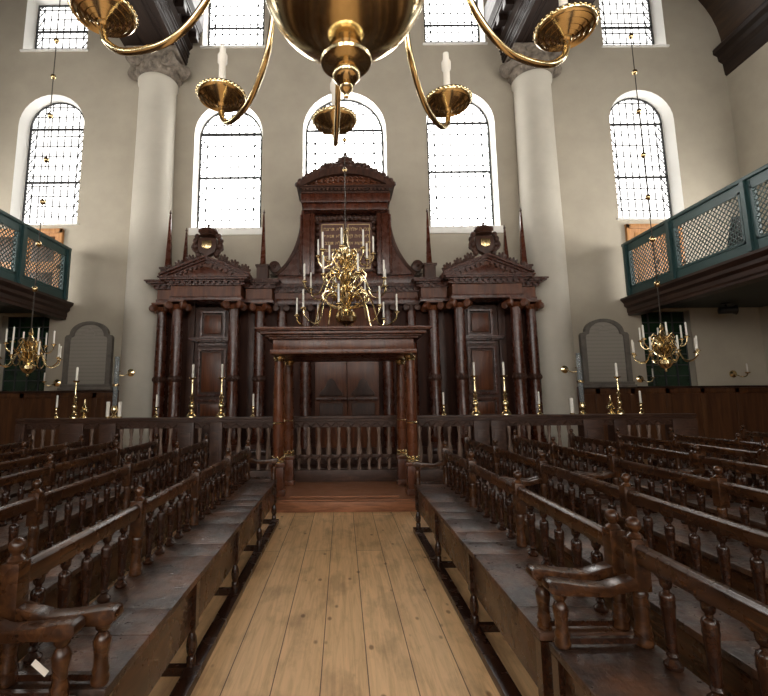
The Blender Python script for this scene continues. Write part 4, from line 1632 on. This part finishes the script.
for (n, off, rr, pz, tz) in ((8, 8, 1.07, Zy(315), zb + .55), (8, 30, .90, Zy(285), zb + 1.0), (8, 8, .60, Zy(256), zb + 1.42)):
    for k in range(n):
        arm_part(mc, R(off + 360 / n * k), [(.09, tz - .08), (.18, tz + .06), (rr * .36, tz + .10), (rr * .52, tz - .08), (rr * .64, pz - .20), (rr * .82, pz - .24), (rr * .97, pz - .12), (rr, pz - .02)], .016, .062, .045, .38, .019, n=5, seg=4)
    sc_ = MB()
    for k in range(n):
        an = R(off + 360 / n * (k + .5))
        d = Vector((math.sin(an), math.cos(an), 0))
        sc_.tube(bez([d * q + Vector((0, 0, z)) for q, z in ((.08, tz - .2), (rr * .34, tz - .12), (rr * .48, tz + .06), (rr * .34, tz + .18), (rr * .22, tz + .1), (rr * .3, tz + .02))], 3), .02, 6)
        sc_.ball(d * (rr * .34) + Vector((0, 0, tz + .2)), .035, 8)
    sc_.build('scrollwork', M['brass'], mc)
chain(mc, zb + 2.1, 16, [Zy(170), Zy(140)], .011, .05)

# two small chandeliers before the galleries
sm_ = empty('small_brass_chandelier', (at(663, 340, 9.0).x, 9.0, 0))
Zs = lambda py: zz(py, 9.0, 663)
zb = Zs(372)
MB().lathe([(.012, zb), (.03, zb + .03), (.02, zb + .06), (.08, zb + .09), (.13, zb + .16), (.12, zb + .22), (.05, zb + .27), (.07, zb + .31), (.05, zb + .36), (.10, zb + .44), (.12, zb + .5), (.08, zb + .56), (.05, zb + .6), (.09, zb + .68), (.07, zb + .76), (.03, zb + .82), (.05, zb + .87), (.02, zb + .95)], n=18).build('stem', M['brass'], sm_)
for (n, off, rr, pz, tz, hh) in ((8, 12, .55, Zs(354), zb + .42, .27), (6, 25, .40, Zs(340), zb + .64, .27)):
    for k in range(n):
        arm_part(sm_, R(off + 360 / n * k), [(.07, tz - .06), (.14, tz + .04), (rr * .40, tz + .04), (rr * .5, tz - .08), (rr * .6, pz - .13), (rr * .8, pz - .15), (rr * .97, pz - .08), (rr, pz - .01)], .013, .05, .035, hh, .016, n=5, seg=4)
    sc_ = MB()
    for k in range(n):
        an = R(off + 360 / n * (k + .5))
        d = Vector((math.sin(an), math.cos(an), 0))
        sc_.tube([d * q + Vector((0, 0, z)) for q, z in ((.06, tz - .12), (.15, tz - .05), (.2, tz + .05), (.15, tz + .12), (.1, tz + .06))], .013, 5)
    sc_.build('scrollwork', M['brass'], sm_)
chain(sm_, zb + .93, 14.6, [Zs(q) for q in (284, 239, 197, 155, 111, 72, 36)], .010, .055)
GCH = 'small chandeliers before the balconies'
tag(sm_, 'small two-tier brass chandelier in front of the right balcony', 'chandelier', GCH)
o = copy_tree(sm_)
o.location.x = at(30, 345, 9.0).x
o.rotation_euler = (0, 0, R(17))
tag(o, 'small two-tier brass chandelier in front of the left balcony', 'chandelier', GCH)

# ------------------------------------------------------------------ light and view
w = bpy.data.worlds.new('world')
sc.world = w
w.use_nodes = True
bg = w.node_tree.nodes['Background']
bg.inputs['Color'].default_value = (0.9, 0.93, 1.0, 1)
bg.inputs['Strength'].default_value = 0.3

sc.view_settings.view_transform = 'Standard'
sc.view_settings.look = 'None'
sc.view_settings.exposure = 0.66
sc.view_settings.gamma = 1.0
sc.view_settings.use_curve_mapping = False
sc.cycles.use_denoising = True
sc.cycles.max_bounces = 10
sc.cycles.diffuse_bounces = 6
sc.cycles.sample_clamp_indirect = 8
